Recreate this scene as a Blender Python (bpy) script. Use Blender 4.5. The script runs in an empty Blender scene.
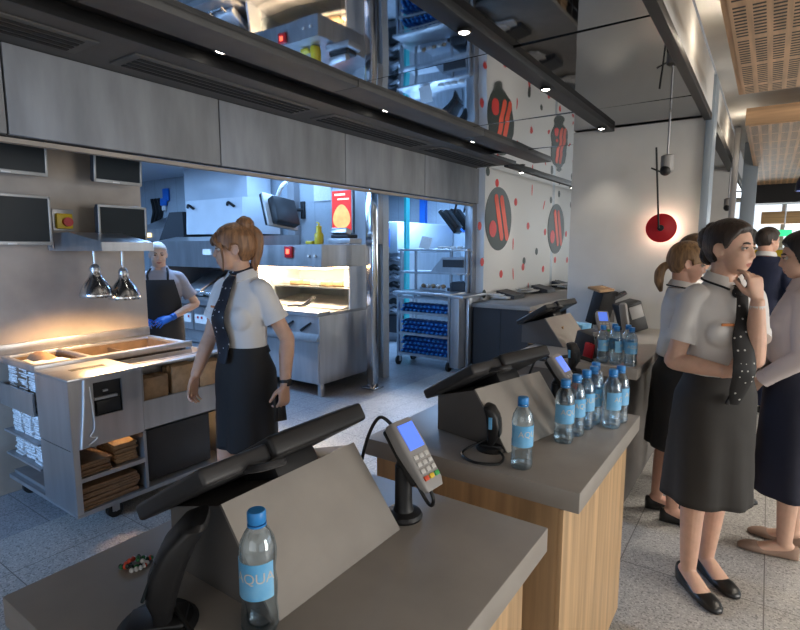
import bpy, bmesh, math, random
from mathutils import Vector, Matrix, Euler, noise
random.seed(7)
SC = bpy.context.scene
COL = SC.collection
V = Vector
pi = math.pi
def R(d): return math.radians(d)

# ------------------------------------------------------------------ camera geometry
FPX, EYE = 528.0, 1.57
_th, _ph = R(34.8), math.atan(68/528.0)
_fh = V((-math.sin(_th), math.cos(_th), 0)); RIGHT = V((math.cos(_th), math.sin(_th), 0))
_f = _fh*math.cos(_ph) - V((0, 0, 1))*math.sin(_ph)
_u = _fh*math.sin(_ph) + V((0, 0, 1))*math.cos(_ph)
def _ray(x, y): return RIGHT*(x-400) + _u*(315-y) + _f*FPX
def atz(x, y, z): d = _ray(x, y); return V((0, 0, EYE)) + d*((z-EYE)/d.z)
def atx(x, y, X): d = _ray(x, y); return V((0, 0, EYE)) + d*(X/d.x)
def aty(x, y, Y): d = _ray(x, y); return V((0, 0, EYE)) + d*(Y/d.y)
def atp(x, y, p):           # on the upright plane through p that faces the camera's heading
    d = _ray(x, y); return V((0, 0, EYE)) + d*(V((p[0], p[1], 0)).dot(_fh)/d.dot(_fh))

# ------------------------------------------------------------------ mesh builder
def catmull(pts, k=6):
    pts = [V(p) for p in pts]
    if len(pts) < 3: return pts
    out = []
    for i in range(len(pts)-1):
        p0 = pts[max(i-1, 0)]; p1 = pts[i]; p2 = pts[i+1]; p3 = pts[min(i+2, len(pts)-1)]
        for j in range(k):
            t = j/k
            out.append(0.5*((2*p1)+(p2-p0)*t+(2*p0-5*p1+4*p2-p3)*t*t+(3*p1-p0-3*p2+p3)*t*t*t))
    out.append(pts[-1]); return out
def lerp_list(v, n):
    if not isinstance(v, (list, tuple)): return [v]*n
    out = []
    for i in range(n):
        t = i/(n-1)*(len(v)-1); a = min(int(t), len(v)-2); f = t-a
        out.append(v[a]*(1-f)+v[a+1]*f)
    return out
class MB:
    def __init__(s): s.bm = bmesh.new()
    def _mi(s, faces, mi):
        for f in faces: f.material_index = mi
    def box(s, c, d, rot=None, bev=0.0, mi=0, seg=2):
        m = Matrix.Translation(V(c))
        if rot is not None: m = m @ (rot if isinstance(rot, Matrix) else Euler(rot).to_matrix().to_4x4())
        r = bmesh.ops.create_cube(s.bm, size=1.0, matrix=m @ Matrix.Diagonal((d[0], d[1], d[2], 1)))
        vs = r['verts']; fs = set(f for v in vs for f in v.link_faces); s._mi(fs, mi)
        if bev > 0:
            es = list(set(e for v in vs for e in v.link_edges))
            b = bmesh.ops.bevel(s.bm, geom=es, offset=min(bev, min(d)*.45), segments=seg, profile=0.5, affect='EDGES', clamp_overlap=True)
            s._mi(b['faces'], mi)
        return s
    def bx(s, x0, x1, y0, y1, z0, z1, bev=0.0, mi=0):
        return s.box(((x0+x1)/2, (y0+y1)/2, (z0+z1)/2), (abs(x1-x0), abs(y1-y0), abs(z1-z0)), bev=bev, mi=mi)
    def loft(s, rings, cap=True, mi=0, closed=True):
        vr = [[s.bm.verts.new(p) for p in r] for r in rings]; n = len(vr[0]); fs = []
        for a, b in zip(vr[:-1], vr[1:]):
            for i in range(n if closed else n-1):
                j = (i+1) % n
                try: fs.append(s.bm.faces.new((a[i], a[j], b[j], b[i])))
                except ValueError: pass
        if cap and closed:
            fs.append(s.bm.faces.new(list(reversed(vr[0])))); fs.append(s.bm.faces.new(vr[-1]))
        s._mi(fs, mi); return s
    def tube(s, pts, r, n=10, k=6, mi=0, smooth=True, flat=1.0, up=None):
        P = catmull(pts, k) if smooth else [V(p) for p in pts]
        rs = lerp_list(r, len(P)); rings = []; prev = None
        for i, p in enumerate(P):
            t = (P[min(i+1, len(P)-1)]-P[max(i-1, 0)]).normalized()
            if prev is None:
                a = V(up) if up is not None else (V((0, 0, 1)) if abs(t.z) < .9 else V((1, 0, 0)))
                u = (a-t*a.dot(t)).normalized()
            else: u = (prev-t*prev.dot(t)).normalized()
            prev = u; w = t.cross(u)
            rings.append([p+(u*math.cos(2*pi*q/n)*flat+w*math.sin(2*pi*q/n))*rs[i] for q in range(n)])
        return s.loft(rings, mi=mi)
    def cyl(s, p0, p1, r0, r1=None, n=20, mi=0):
        return s.tube([p0, p1], [r0, r0 if r1 is None else r1], n=n, smooth=False, mi=mi)
    def lathe(s, prof, o=(0, 0, 0), n=24, m=None, mi=0, cap=True):
        o = V(o); rings = []
        for r, z in prof:
            rg = []
            for q in range(n):
                p = V((r*math.cos(2*pi*q/n), r*math.sin(2*pi*q/n), z))
                rg.append(o+(m @ p if m is not None else p))
            rings.append(rg)
        return s.loft(rings, cap=cap, mi=mi)
    def prism(s, poly, ext, mi=0, bev=0):
        e = V(ext); return s.loft([[V(p) for p in poly], [V(p)+e for p in poly]], mi=mi)
    def ball(s, c, r, n=16, m=None, mi=0):
        r = (r, r, r) if not isinstance(r, (tuple, list)) else r
        M = Matrix.Translation(V(c)) @ (m.to_4x4() if m is not None else Matrix()) @ Matrix.Diagonal((r[0], r[1], r[2], 1))
        q = bmesh.ops.create_uvsphere(s.bm, u_segments=n, v_segments=max(6, n*2//3), radius=1, matrix=M)
        s._mi(set(f for v in q['verts'] for f in v.link_faces), mi); return s
    def quad(s, a, b, c, d, mi=0):
        f = s.bm.faces.new([s.bm.verts.new(V(p)) for p in (a, b, c, d)]); f.material_index = mi; return s
    def mesh(s, name, mats, off=(0, 0, 0), angle=38, fix=True):
        if fix: bmesh.ops.recalc_face_normals(s.bm, faces=s.bm.faces[:])
        bmesh.ops.translate(s.bm, verts=s.bm.verts[:], vec=-V(off))
        me = bpy.data.meshes.new(name); s.bm.to_mesh(me); s.bm.free()
        for p in me.polygons: p.use_smooth = True
        me.set_sharp_from_angle(angle=R(angle))
        for m in (mats if isinstance(mats, (list, tuple)) else [mats]): me.materials.append(m)
        return me
    def build(s, name, mats, parent=None, local=False, angle=38, fix=True):
        off = V((0, 0, 0))
        if parent is not None and not local: off = V(parent.get('_o', (0, 0, 0)))
        o = bpy.data.objects.new(name, s.mesh(name, mats, off, angle, fix)); COL.objects.link(o)
        if parent is not None:
            o.parent = parent; o['_o'] = parent.get('_o', (0, 0, 0))
        return o
def tag(o, label, cat, group=None, kind=None):
    if label: o['label'] = label
    if cat: o['category'] = cat
    if group: o['group'] = group
    if kind: o['kind'] = kind
    return o
def thing(name, label, cat, loc=(0, 0, 0), rz=0.0, group=None):
    o = bpy.data.objects.new(name, None); COL.objects.link(o)
    o.empty_display_size = .05; o.location = loc; o.rotation_euler = (0, 0, rz); o['_o'] = tuple(loc)
    return tag(o, label, cat, group)
def solo(name, mb, mats, label, cat, group=None, base=None, kind=None, angle=38):
    """a thing that is one mesh; its origin is put at base"""
    b = base if base is not None else (0, 0, 0)
    o = bpy.data.objects.new(name, mb.mesh(name, mats, b, angle)); COL.objects.link(o); o.location = b; o['_o'] = tuple(b)
    return tag(o, label, cat, group, kind)
def struct(name, mb, mats, parent=None):
    o = mb.build(name, mats, parent); 
    if parent is None: o['kind'] = 'structure'
    return o
def dup(root, loc, rz=None, label=None, group=None):
    r = root.copy(); COL.objects.link(r); r.location = loc; r['_o'] = tuple(loc)
    if rz is not None: r.rotation_euler = (0, 0, rz)
    if label: r['label'] = label
    if group: r['group'] = group
    for ch in list(root.children):
        c = ch.copy(); COL.objects.link(c); c.parent = r
        for g in list(ch.children):
            d = g.copy(); COL.objects.link(d); d.parent = c
    return r

# ------------------------------------------------------------------ materials
def mat(name, col, rough=.5, metal=0.0, noise_amt=0.0, noise_scale=20, bump=0.0, bump_scale=60, stretch=(1, 1, 1),
        emit=None, es=0.0, trans=0.0, ior=1.45, spec=.5, col2=None, rough_var=0.0, alpha=1.0, coat=0.0, sheen=0.0, sss=0.0):
    m = bpy.data.materials.new(name); m.use_nodes = True; nt = m.node_tree; N = nt.nodes; L = nt.links
    b = N['Principled BSDF']; c = (*col, 1)
    b.inputs['Base Color'].default_value = c; b.inputs['Roughness'].default_value = rough
    b.inputs['Metallic'].default_value = metal; b.inputs['IOR'].default_value = ior
    b.inputs['Specular IOR Level'].default_value = spec; b.inputs['Transmission Weight'].default_value = trans
    b.inputs['Alpha'].default_value = alpha; b.inputs['Coat Weight'].default_value = coat
    b.inputs['Sheen Weight'].default_value = sheen
    if sss:
        b.inputs['Subsurface Weight'].default_value = sss; b.inputs['Subsurface Radius'].default_value = (.012, .004, .002); b.inputs['Subsurface Scale'].default_value = .5
    if emit is not None:
        b.inputs['Emission Color'].default_value = (*emit, 1); b.inputs['Emission Strength'].default_value = es
    if noise_amt or bump or rough_var:
        tc = N.new('ShaderNodeTexCoord'); mp = N.new('ShaderNodeMapping'); mp.inputs['Scale'].default_value = stretch
        L.new(tc.outputs['Object'], mp.inputs['Vector'])
    if noise_amt or rough_var:
        n = N.new('ShaderNodeTexNoise'); n.inputs['Scale'].default_value = noise_scale; n.inputs['Detail'].default_value = 6
        L.new(mp.outputs['Vector'], n.inputs['Vector'])
        if noise_amt:
            mx = N.new('ShaderNodeMix'); mx.data_type = 'RGBA'
            d2 = col2 if col2 is not None else tuple(max(0, v*(1-noise_amt)) for v in col)
            mx.inputs['A'].default_value = (*d2, 1)
            mx.inputs['B'].default_value = (*[min(1, v*(1+noise_amt*.5)) for v in col], 1) if col2 is None else c
            rp = N.new('ShaderNodeMapRange'); rp.inputs['From Min'].default_value = .3; rp.inputs['From Max'].default_value = .7
            L.new(n.outputs['Fac'], rp.inputs['Value']); L.new(rp.outputs['Result'], mx.inputs['Factor'])
            L.new(mx.outputs['Result'], b.inputs['Base Color'])
        if rough_var:
            r2 = N.new('ShaderNodeMapRange'); r2.inputs['To Min'].default_value = max(0, rough-rough_var); r2.inputs['To Max'].default_value = min(1, rough+rough_var)
            L.new(n.outputs['Fac'], r2.inputs['Value']); L.new(r2.outputs['Result'], b.inputs['Roughness'])
    if bump:
        n2 = N.new('ShaderNodeTexNoise'); n2.inputs['Scale'].default_value = bump_scale; n2.inputs['Detail'].default_value = 4
        L.new(mp.outputs['Vector'], n2.inputs['Vector'])
        bp = N.new('ShaderNodeBump'); bp.inputs['Strength'].default_value = bump; bp.inputs['Distance'].default_value = .01
        L.new(n2.outputs['Fac'], bp.inputs['Height']); L.new(bp.outputs['Normal'], b.inputs['Normal'])
    return m
# ------------------------------------------------------------------ people
def sstep(x): x = max(0., min(1., x)); return x*x*(3-2*x)
ELL = (((0, .013, .020), (.0725, .094, .090)), ((0, -.028, -.036), (.056, .057, .074)))
def _exit(d, c, r):
    # ray from origin along d leaves the ellipsoid
    o = V((-c[0]/r[0], -c[1]/r[1], -c[2]/r[2])); e = V((d.x/r[0], d.y/r[1], d.z/r[2]))
    A = e.dot(e); B = 2*o.dot(e); Cc = o.dot(o)-1
    return (-B+math.sqrt(max(0, B*B-4*A*Cc)))/(2*A)
def head_base(d):
    k = 16.; r1 = _exit(d, *ELL[0]); r2 = _exit(d, *ELL[1])
    return d*(((r1**k+r2**k)/1.0)**(1/k))
FEAT = [(0, .012, .004, .03, .012), (.030, .015, .0035, .018, .006), (.031, -.001, -.0105, .0165, .0095),
        (0, .002, .004, .0075, .012), (0, -.012, .008, .0075, .012), (0, -.027, .0125, .0085, .011), (0, -.038, .012, .0098, .0075),
        (.0115, -.0405, .0075, .0055, .006), (.045, -.024, .004, .016, .014), (0, -.0635, .0045, .017, .0045), (0, -.0765, .0048, .015, .0048),
        (0, -.0697, -.0042, .019, .0018), (0, -.087, -.003, .016, .005), (0, -.101, .006, .016, .011), (.05, -.06, -.003, .018, .02)]
def head_pt(d, male=False):
    p = head_base(d); fw = sstep((-d.y+.05)/.45)
    if fw > 0:
        s = 0.
        for x0, z0, a, sx, sz in FEAT:
            s += a*math.exp(-((p.x-x0)/sx)**2-((p.z-z0)/sz)**2)
            if x0: s += a*math.exp(-((p.x+x0)/sx)**2-((p.z-z0)/sz)**2)
        p = p + V((0, -s*fw, 0))
    if male and p.z < -.04: p = V((p.x*1.12, p.y*1.02, p.z*1.03))
    return p
def sph_grid(nu, nv):
    for j in range(nv+1):
        ph = pi*j/nv
        yield j, [V((math.sin(ph)*math.sin(2*pi*i/nu), -math.sin(ph)*math.cos(2*pi*i/nu), math.cos(ph))) for i in range(nu)]
def sph_mesh(mb, fn, nu=96, nv=80, mi=0):
    rows = []; top = bot = None
    for j, ds in sph_grid(nu, nv):
        if j == 0: top = mb.bm.verts.new(fn(V((0, 0, 1)))); continue
        if j == nv: bot = mb.bm.verts.new(fn(V((0, 0, -1)))); continue
        rows.append([mb.bm.verts.new(fn(d)) for d in ds])
    fs = []
    for i in range(nu):
        k = (i+1) % nu
        fs.append(mb.bm.faces.new((top, rows[0][i], rows[0][k])))
        for a, b in zip(rows[:-1], rows[1:]): fs.append(mb.bm.faces.new((a[i], b[i], b[k], a[k])))
        fs.append(mb.bm.faces.new((rows[-1][k], rows[-1][i], bot)))
    for f in fs: f.material_index = mi
def ell(c, rx, ry, n=28, p=2.2, z=None):
    out = []
    for i in range(n):
        a = 2*pi*i/n; cx, sy = math.cos(a), math.sin(a)
        out.append(V((c[0]+rx*math.copysign(abs(cx)**(2/p), cx), c[1]+ry*math.copysign(abs(sy)**(2/p), sy), c[2])))
    return out
# z, half width, half depth, centre y (back +)
TORSO_F = [(.74, .085, .085, .0), (.80, .145, .11, .004), (.87, .172, .122, .012), (.93, .174, .12, .012), (1.0, .152, .102, .006), (1.06, .134, .094, .0),
           (1.13, .139, .1, -.006), (1.2, .150, .112, -.012), (1.26, .157, .108, -.006), (1.32, .162, .092, .004), (1.37, .140, .075, .012), (1.405, .095, .062, .016), (1.435, .058, .055, .014)]
TORSO_F = [(z, w*(.90 if z < 1.25 else .94), d*.95, y) for z, w, d, y in TORSO_F]
TORSO_M = [(.74, .09, .09, .0), (.80, .15, .11, .0), (.87, .165, .118, .006), (.93, .165, .115, .006), (1.0, .158, .108, .0), (1.06, .155, .105, -.004),
           (1.13, .16, .11, -.004), (1.2, .17, .118, -.006), (1.26, .178, .116, -.004), (1.32, .182, .1, .004), (1.37, .165, .08, .012), (1.405, .11, .068, .016), (1.435, .066, .06, .014)]
def torso_at(T, z):
    if z <= T[0][0]: return T[0][1:]
    for a, b in zip(T[:-1], T[1:]):
        if z <= b[0]:
            f = (z-a[0])/(b[0]-a[0]); return tuple(a[i]*(1-f)+b[i]*f for i in (1, 2, 3))
    return T[-1][1:]
def remesh(mb, voxel, smooth=2):
    bmesh.ops.recalc_face_normals(mb.bm, faces=mb.bm.faces[:])
    me = bpy.data.meshes.new('tmp'); mb.bm.to_mesh(me); mb.bm.free()
    o = bpy.data.objects.new('tmp', me); COL.objects.link(o)
    m = o.modifiers.new('r', 'REMESH'); m.mode = 'VOXEL'; m.voxel_size = voxel; m.use_smooth_shade = True
    if smooth:
        s = o.modifiers.new('s', 'SMOOTH'); s.iterations = smooth; s.factor = .5
    dg = bpy.context.evaluated_depsgraph_get(); dg.update()
    out = bpy.data.meshes.new_from_object(o.evaluated_get(dg))
    bpy.data.objects.remove(o); bpy.data.meshes.remove(me)
    for p in out.polygons: p.use_smooth = True
    return out
def hand(mb, w, d, nrm, side, curl=(25, 30, 20), spread=4, k=1.0, thumb=(.75, .35, .55), curls=None):
    """palm + four fingers + thumb.  w wrist, d finger direction, nrm palm normal (the way the fingers curl), side thumb side"""
    d = V(d).normalized(); nrm = V(nrm); nrm = (nrm-d*nrm.dot(d)).normalized(); s = d.cross(nrm).normalized()
    if s.dot(V(side)) < 0: s = -s
    def P(a, b, c): return w + (s*a + d*b + nrm*c)*k
    def orng(b, hw, hd, cx=0, cn=0, n=14): return [P(cx+hw*math.cos(2*pi*i/n), b, cn+hd*math.sin(2*pi*i/n)) for i in range(n)]
    mb.loft([orng(-.03, .023, .019), orng(0, .025, .017), orng(.025, .034, .016, .003), orng(.055, .039, .0145, .002), orng(.082, .039, .0125, .0), orng(.092, .034, .009, 0)])
    for i, (off, ln, r) in enumerate(((.0295, .069, .0082), (.0098, .076, .0084), (-.0098, .071, .0081), (-.0285, .055, .0072))):
        cu = curls[i] if curls else curl
        p = P(off, .078, 0); a = 0.; pts = [P(off*.8, .05, 0), p]
        sp = math.radians(spread)*(off/.02)
        for q, (seg, c) in enumerate(zip((.46, .30, .24), cu)):
            a += R(c); dirv = (d*math.cos(a)+nrm*math.sin(a)); dirv = (dirv+s*math.sin(sp)*math.cos(a)).normalized()
            p = p + dirv*(ln*seg*k); pts.append(p)
        mb.tube(pts, [r*1.08*k, r*1.05*k, r*k, r*.94*k, r*.78*k], n=9, k=4)
        mb.ball(pts[-1], r*.78*k, n=8)
    td = (s*thumb[0]+d*thumb[2]+nrm*thumb[1]).normalized(); t2 = (td*.7+d*.7+nrm*.12).normalized()
    b0 = P(.016, .016, .004); b1 = b0+td*.036*k; b2 = b1+t2*.03*k; b3 = b2+(t2+nrm*.15).normalized()*.024*k
    mb.tube([b0, b1, b2, b3], [.0135*k, .0115*k, .0098*k, .0078*k], n=9, k=4); mb.ball(b3, .0076*k, n=8)
HAIRLINE = [(0, .070), (35, .062), (58, .032), (72, .004), (80, -.004), (86, .020), (104, .022), (113, -.03), (135, -.066), (180, -.078)]
def hairline(az, tbl):
    for a, b in zip(tbl[:-1], tbl[1:]):
        if az <= b[0]: f = (az-a[0])/(b[0]-a[0]); return a[1]*(1-f)+b[1]*f
    return tbl[-1][1]
class Person:
    def __init__(s, label, loc, face_dir, S=1.68, male=False, voxel=.0046, lean=0.0):
        s.k = S/1.68; s.male = male; s.vox = voxel/s.k; s.T = TORSO_M if male else TORSO_F
        s.rz = R(face_dir+90); s.root = thing('person', label, 'person', (loc[0], loc[1], 0), s.rz)
        s.body = MB(); s.lean = lean
        s.M = Matrix.Translation((loc[0], loc[1], 0)) @ Matrix.Rotation(s.rz, 4, 'Z') @ Matrix.Scale(s.k, 4)
        s.Mi = s.M.inverted(); s.has_body = False
    def w2l(s, p): return s.Mi @ V(p)
    def sh(s, p):   # forward lean of the upper body
        p = V(p)
        if p.z > .9: p = V((p.x, p.y-(p.z-.9)*s.lean, p.z))
        return p
    def finish(s, me, name, mats, parent=None):
        me.transform(Matrix.Scale(s.k, 4))
        for m in (mats if isinstance(mats, (list, tuple)) else [mats]): me.materials.append(m)
        me.name = name
        o = bpy.data.objects.new(name, me); COL.objects.link(o); o.parent = parent or s.root; return o
    def put(s, mb, name, mats, parent=None, angle=50):
        return s.finish(mb.mesh(name, [], (0, 0, 0), angle), name, mats, parent)
    # ---- build the skin
    def torso(s):
        s.body.loft([[s.sh(q) for q in ell((0, y, z), w, d)] for z, w, d, y in s.T])
    def leg(s, side, ankle, knee=None, toe=(0, -1), heel=.0):
        sg = 1 if side == 'L' else -1
        hip = V((sg*(.088 if s.male else .074), .008, .86)); an = V(ankle); lr = 1.0 if s.male else .87
        if knee is None: knee = (hip+an)*.5+V((0, -.02, .02))
        kn = V(knee)
        s.body.tube([hip+V((0, 0, .03)), hip*.5+kn*.5+V((sg*.004, -.004, 0)), kn, kn*.68+an*.32+V((0, .012, 0)), kn*.3+an*.7+V((0, .006, 0)), an, an+V((0, 0, -.02))],
                    [.09*lr, .079*lr, .055*(lr+.06), .054*(lr+.06), .042, .034, .034], n=18)
        td = V((toe[0], toe[1], 0)).normalized(); sd = V((-td.y, td.x, 0)); rings = []
        hz = an.z-.075
        for t, w, zb, zt in ((-.055, .014, hz*1.0+.012, hz+.045), (-.035, .027, hz+.004, hz+.075), (0., .031, hz*.9+.003, hz+.082), (.045, .034, hz*.6+.003, hz*.8+.068),
                             (.09, .039, hz*.2+.003, hz*.45+.05), (.13, .042, .003, hz*.15+.036), (.165, .036, .003, .028), (.185, .02, .004, .02)):
            c = V((an.x, an.y, 0))+td*t
            rings.append([c+sd*(w*math.cos(2*pi*i/16))+V((0, 0, (zb+zt)/2+(zt-zb)/2*math.sin(2*pi*i/16))) for i in range(16)])
        s.body.loft(rings)
        if not hasattr(s, 'feet'): s.feet = []
        s.feet.append((an, td, sd, hz))
    def arm(s, side, elbow, wrist, hd, hn, curl=(25, 30, 20), curls=None, spread=4, thumb=(.75, .35, .55), sside=None, r=1.0):
        sg = 1 if side == 'L' else -1
        hw = s.T[9][1]
        shd = s.sh((sg*(hw-.020), .008, 1.350)); el = V(elbow); wr = V(wrist)
        inn = s.sh((sg*.10, .01, 1.365))
        s.body.tube([inn, shd, shd*.55+el*.45, el], [.048*r, .048*r, .043*r, .037*r], n=16)
        s.body.tube([shd*.1+el*.9, el, el*.7+wr*.3, el*.35+wr*.65, wr], [.037*r, .038*r, .04*r, .033*r, .0245*r], n=16)
        if sside is None:   # natural thumb side
            d = V(hd).normalized(); sside = d.cross(V(hn)) * (1 if side == 'R' else -1)
        hand(s.body, wr, hd, hn, sside, curl, spread, 1.0, thumb, curls)
        if not hasattr(s, 'arms'): s.arms = {}
        s.arms[side] = (shd, el, wr, inn)
    def head(s, yaw=0, pitch=0, roll=0, pos=None):
        c = s.sh(pos if pos is not None else (0, -.012, 1.568))
        s.H = Matrix.Translation(c) @ Euler((R(pitch), R(roll), R(yaw)), 'XYZ').to_matrix().to_4x4()
        H = s.H
        sph_mesh(s.body, lambda d: H @ head_pt(d, s.male), 120, 100)
        for sg in (1, -1):
            q = Matrix.Translation((sg*.0735, .012, -.012)) @ Euler((R(-12), 0, R(sg*-24))).to_matrix().to_4x4()
            rg = []
            n = 22
            s.body.tube([H @ q @ V((0, .016*math.cos(a)*(.75 if math.sin(a) < 0 else 1), .030*math.sin(a))) for a in [2*pi*i/n for i in range(-4, 15)]], [.003]+[.0042]*5+[.003], n=8, k=2)
            s.body.ball(H @ q @ V((-.002*sg, 0, 0)), (.0045, .013, .024), 10, (H @ q).to_3x3())
        nb = s.sh((0, .014, 1.40)); nt = H @ V((0, .022, -.05)); nw = 1.16 if s.male else 1.0
        s.body.tube([nb, nb*.5+nt*.5+V((0, .002, 0)), nt], [.062*nw, .051*nw, .052*nw], n=20)
    def skin(s, mskin, mlip):
        me = remesh(s.body, s.vox, 2); hi = s.H.inverted()
        li = []
        for p in me.polygons:
            c = hi @ p.center
            f = 0
            if c.y < -.075 and abs(c.x) < .0235 and -.0835 < c.z < -.0585:
                u = abs(c.x)/.0235
                up = -.0697+.0095*(1-u**1.6)*(1-.25*math.exp(-(c.x/.004)**2)); lo = -.0697-.0105*(1-u**1.8)
                if lo < c.z < up: f = 1
            li.append(f)
        s.obj = s.finish(me, 'body', [mskin, mlip]); me.polygons.foreach_set('material_index', li)
    def eyes(s, meye, mskin, mdark, look=(0, 0), brow=None, closed=0.42):
        H = s.H
        for sg in (1, -1):
            mb = MB(); mb2 = MB(); mb3 = MB(); mbb = MB()
            c0 = V((sg*.0305, 0, -.001)); d = V((c0.x, -.0745, c0.z)); c = V((sg*.0305, -.0705, -.001))
            rot = H.to_3x3() @ Euler((R(look[1]), 0, R(look[0]))).to_matrix()
            # eyeball, pole to the front
            rings = []
            for j in range(1, 14):
                a = pi*j/14
                rings.append((a, [H @ c + rot @ V((.0118*math.sin(a)*math.cos(2*pi*i/20), -.0118*math.cos(a), .0118*math.sin(a)*math.sin(2*pi*i/20))) for i in range(20)]))
            prev = None
            for a, rg in rings:
                vs = [mb.bm.verts.new(p) for p in rg]
                mi = 2 if a < .3 else (1 if a < .68 else 0)
                if prev:
                    for i in range(20):
                        f = mb.bm.faces.new((prev[i], prev[(i+1) % 20], vs[(i+1) % 20], vs[i])); f.material_index = mi
                else: mb.bm.faces.new(list(reversed(vs))).material_index = 2
                prev = vs
            # lids: bands of a slightly larger ball
            R3 = H.to_3x3()
            for up in (1, -1):
                lo_, hi_ = (R(90), R(14)) if up == 1 else (R(-62), R(-22))
                rr = []
                for j in range(7):
                    e = hi_+(lo_-hi_)*j/6; rr.append([H @ c + R3 @ V((.0131*math.sin(t), -.0131*math.cos(e)*math.cos(t)*1., .0131*math.sin(e)*(.55+.45*math.cos(t)))) for t in [R(-78)+R(156)*i/14 for i in range(15)]])
                mb2.loft(rr, closed=False)
                if up == 1:
                    mb3.tube([p+R3 @ V((0, -.0008, 0)) for p in rr[0]], [.0006, .0018, .0021, .0020, .0012], n=6, k=2)
                    mb3.tube([rr[0][0 if sg < 0 else -1], rr[0][0 if sg < 0 else -1]+R3 @ V((sg*.004, .001, .002))], [.0009, .0004], n=6, smooth=False)
            pts = []
            for t in (-1, -.5, 0, .5, 1):
                x = sg*(.031+.0175*t*1); z = .0175+.0035*(1-(t-.25)**2)-.001*(t > .8)
                dd = head_pt(V((x, -.078, z)).normalized()); kk = z/dd.z if abs(dd.z) > 1e-5 else 1
                pts.append(H @ (dd+V((0, -.0012, 0))))
            if brow is not None: mbb.tube(pts, [.003, .0046, .0046, .0036, .0014], n=8, k=4, flat=1.0)
            eo = s.put(mb, 'eye', meye, s.obj); s.put(mb2, 'eyelid', mskin, s.obj); s.put(mb3, 'eyelashes', mdark, s.obj)
            if brow is not None: s.put(mbb, 'eyebrow', brow, s.obj)
    def hair(s, mhair, line=None, thick=.010, top=.006, nape=None):
        tb = line or HAIRLINE; H = s.H; mb = MB()
        def fn(d):
            p = head_base(d); az = math.degrees(math.atan2(abs(p.x), -p.y)); h = hairline(az, tb)
            m = sstep((p.z-h)/.012+.5)
            nz = noise.noise(V((p.x*60, p.y*25, p.z*25)))*.0022
            r = p.length; t = (thick+top*sstep((p.z-.02)/.07)+nz)*m-.007*(1-m)
            return H @ (d*(r+t))
        sph_mesh(mb, fn, 96, 80); s.hair_mb = mb; s.mhair = mhair
        return mb
    def lock(s, pts, r, n=12, flat=1.0): s.hair_mb.tube([s.H @ V(p) for p in pts], r, n=n, flat=flat); return s
    def bun(s, c, r, m=None):
        H = s.H
        def fn(d):
            nz = 1+.10*noise.noise(d*2.4+V((c[2]*9, 3, 1)))+.05*noise.noise(d*7)
            return H @ V((c[0]+d.x*r[0]*nz, c[1]+d.y*r[1]*nz, c[2]+d.z*r[2]*nz))
        sph_mesh(s.hair_mb, fn, 40, 32); return s
    def hair_done(s): return s.put(s.hair_mb, 'hair', s.mhair, angle=80)
    # ---- clothes
    def shirt(s, mshirt, hem=1.02, sleeve=.5, long=False, grow=.012, bust=.0, jacket=False, loose=0.0, name='shirt', neck=1.428, cuff=None, voxel=.0062):
        mb = MB(); rg = []
        zs = [hem+(neck-hem)*i/22 for i in range(23)]
        for z in zs:
            w, d, y = torso_at(s.T, z)
            g = grow+loose*max(0, 1-abs(z-1.06)/.12)
            rg.append([s.sh(q) for q in ell((0, y, z), w+g, d+g, 36)])
        mb.loft(rg)
        if bust:
            for sg in (1, -1): mb.ball(s.sh((sg*.068, -.075-.012*bust, 1.215)), (.066, .052*(.8+.3*bust), .068), 18)
        ends = {}
        for sd, (shd, el, wr, inn) in s.arms.items():
            if not long:
                e = shd*(1-sleeve)+el*sleeve; dv = (el-shd).normalized(); e2 = e
                mb.tube([inn, shd, shd*.5+e*.5, e], [.054, .058, .060, .061], n=20); ends[sd] = (e, dv, .0615)
            else:
                mb.tube([inn, shd, shd*.5+el*.5, el], [.054, .058, .056, .052], n=18)
                w2 = el*.06+wr*.94
                mb.tube([shd*.1+el*.9, el, el*.6+wr*.4, w2], [.052, .054, .05, .038], n=18); ends[sd] = (w2, (wr-el).normalized(), .04)
        me = remesh(mb, voxel/s.k, 3)
        # soft folds
        for v in me.vertices:
            c = v.co; nn = noise.noise(V((c.x*9, c.y*9, c.z*13)))*.0035+noise.noise(V((c.x*22, c.y*22, c.z*30+4)))*.0014
            v.co = c+v.normal*nn
        o = s.finish(me, name, mshirt); s.shirt_o = o; s.ends = ends
        return o
    def cuffs(s, m, w=.03, parent=None):
        for sd, (e, dv, r) in s.ends.items():
            mb = MB(); mb.tube([e-dv*w, e+dv*.004], [r*1.0+.004, r+.003], n=22, smooth=False); s.put(mb, 'cuff', m, s.shirt_o)
    def collar(s, m, trim=None, r0=.057, r1=.086, z0=1.47, z1=1.438, open_=.35):
        mb = MB(); n = 40; rings = []
        pos = lambda a, r, z: s.sh((r*math.sin(a), .012+r*1.0*math.cos(a)*.95, z))
        A = [(-pi+open_)+(2*pi-2*open_)*i/n for i in range(n+1)]
        def dz(a): f = abs(a)/pi; return -.036*f**2
        L0 = [pos(a, r0, z0-.02+dz(a)*.9) for a in A]; L1 = [pos(a, r0+.004, z0+.006+dz(a)) for a in A]
        L2 = [pos(a, r0+.012, z0+.002+dz(a)) for a in A]
        L3 = [pos(a, r1+.012*(abs(a)/pi)**3, z1+dz(a)*1.1-.022*(abs(a)/pi)**4) for a in A]
        L4 = [p+V((0, 0, -.004)) for p in [pos(a, r1-.004, z1+dz(a)*1.1-.018*(abs(a)/pi)**4) for a in A]]
        mb.loft([L0, L1, L2, L3, L4], closed=False); o = s.put(mb, 'collar', m, s.shirt_o)
        if trim is not None:
            t = MB(); t.tube([p*.5+q*.5+V((0, 0, .003)) for p, q in zip(L3, L3)], .0045, n=6, k=1); s.put(t, 'collar_trim', trim, s.shirt_o)
        return o
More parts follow.
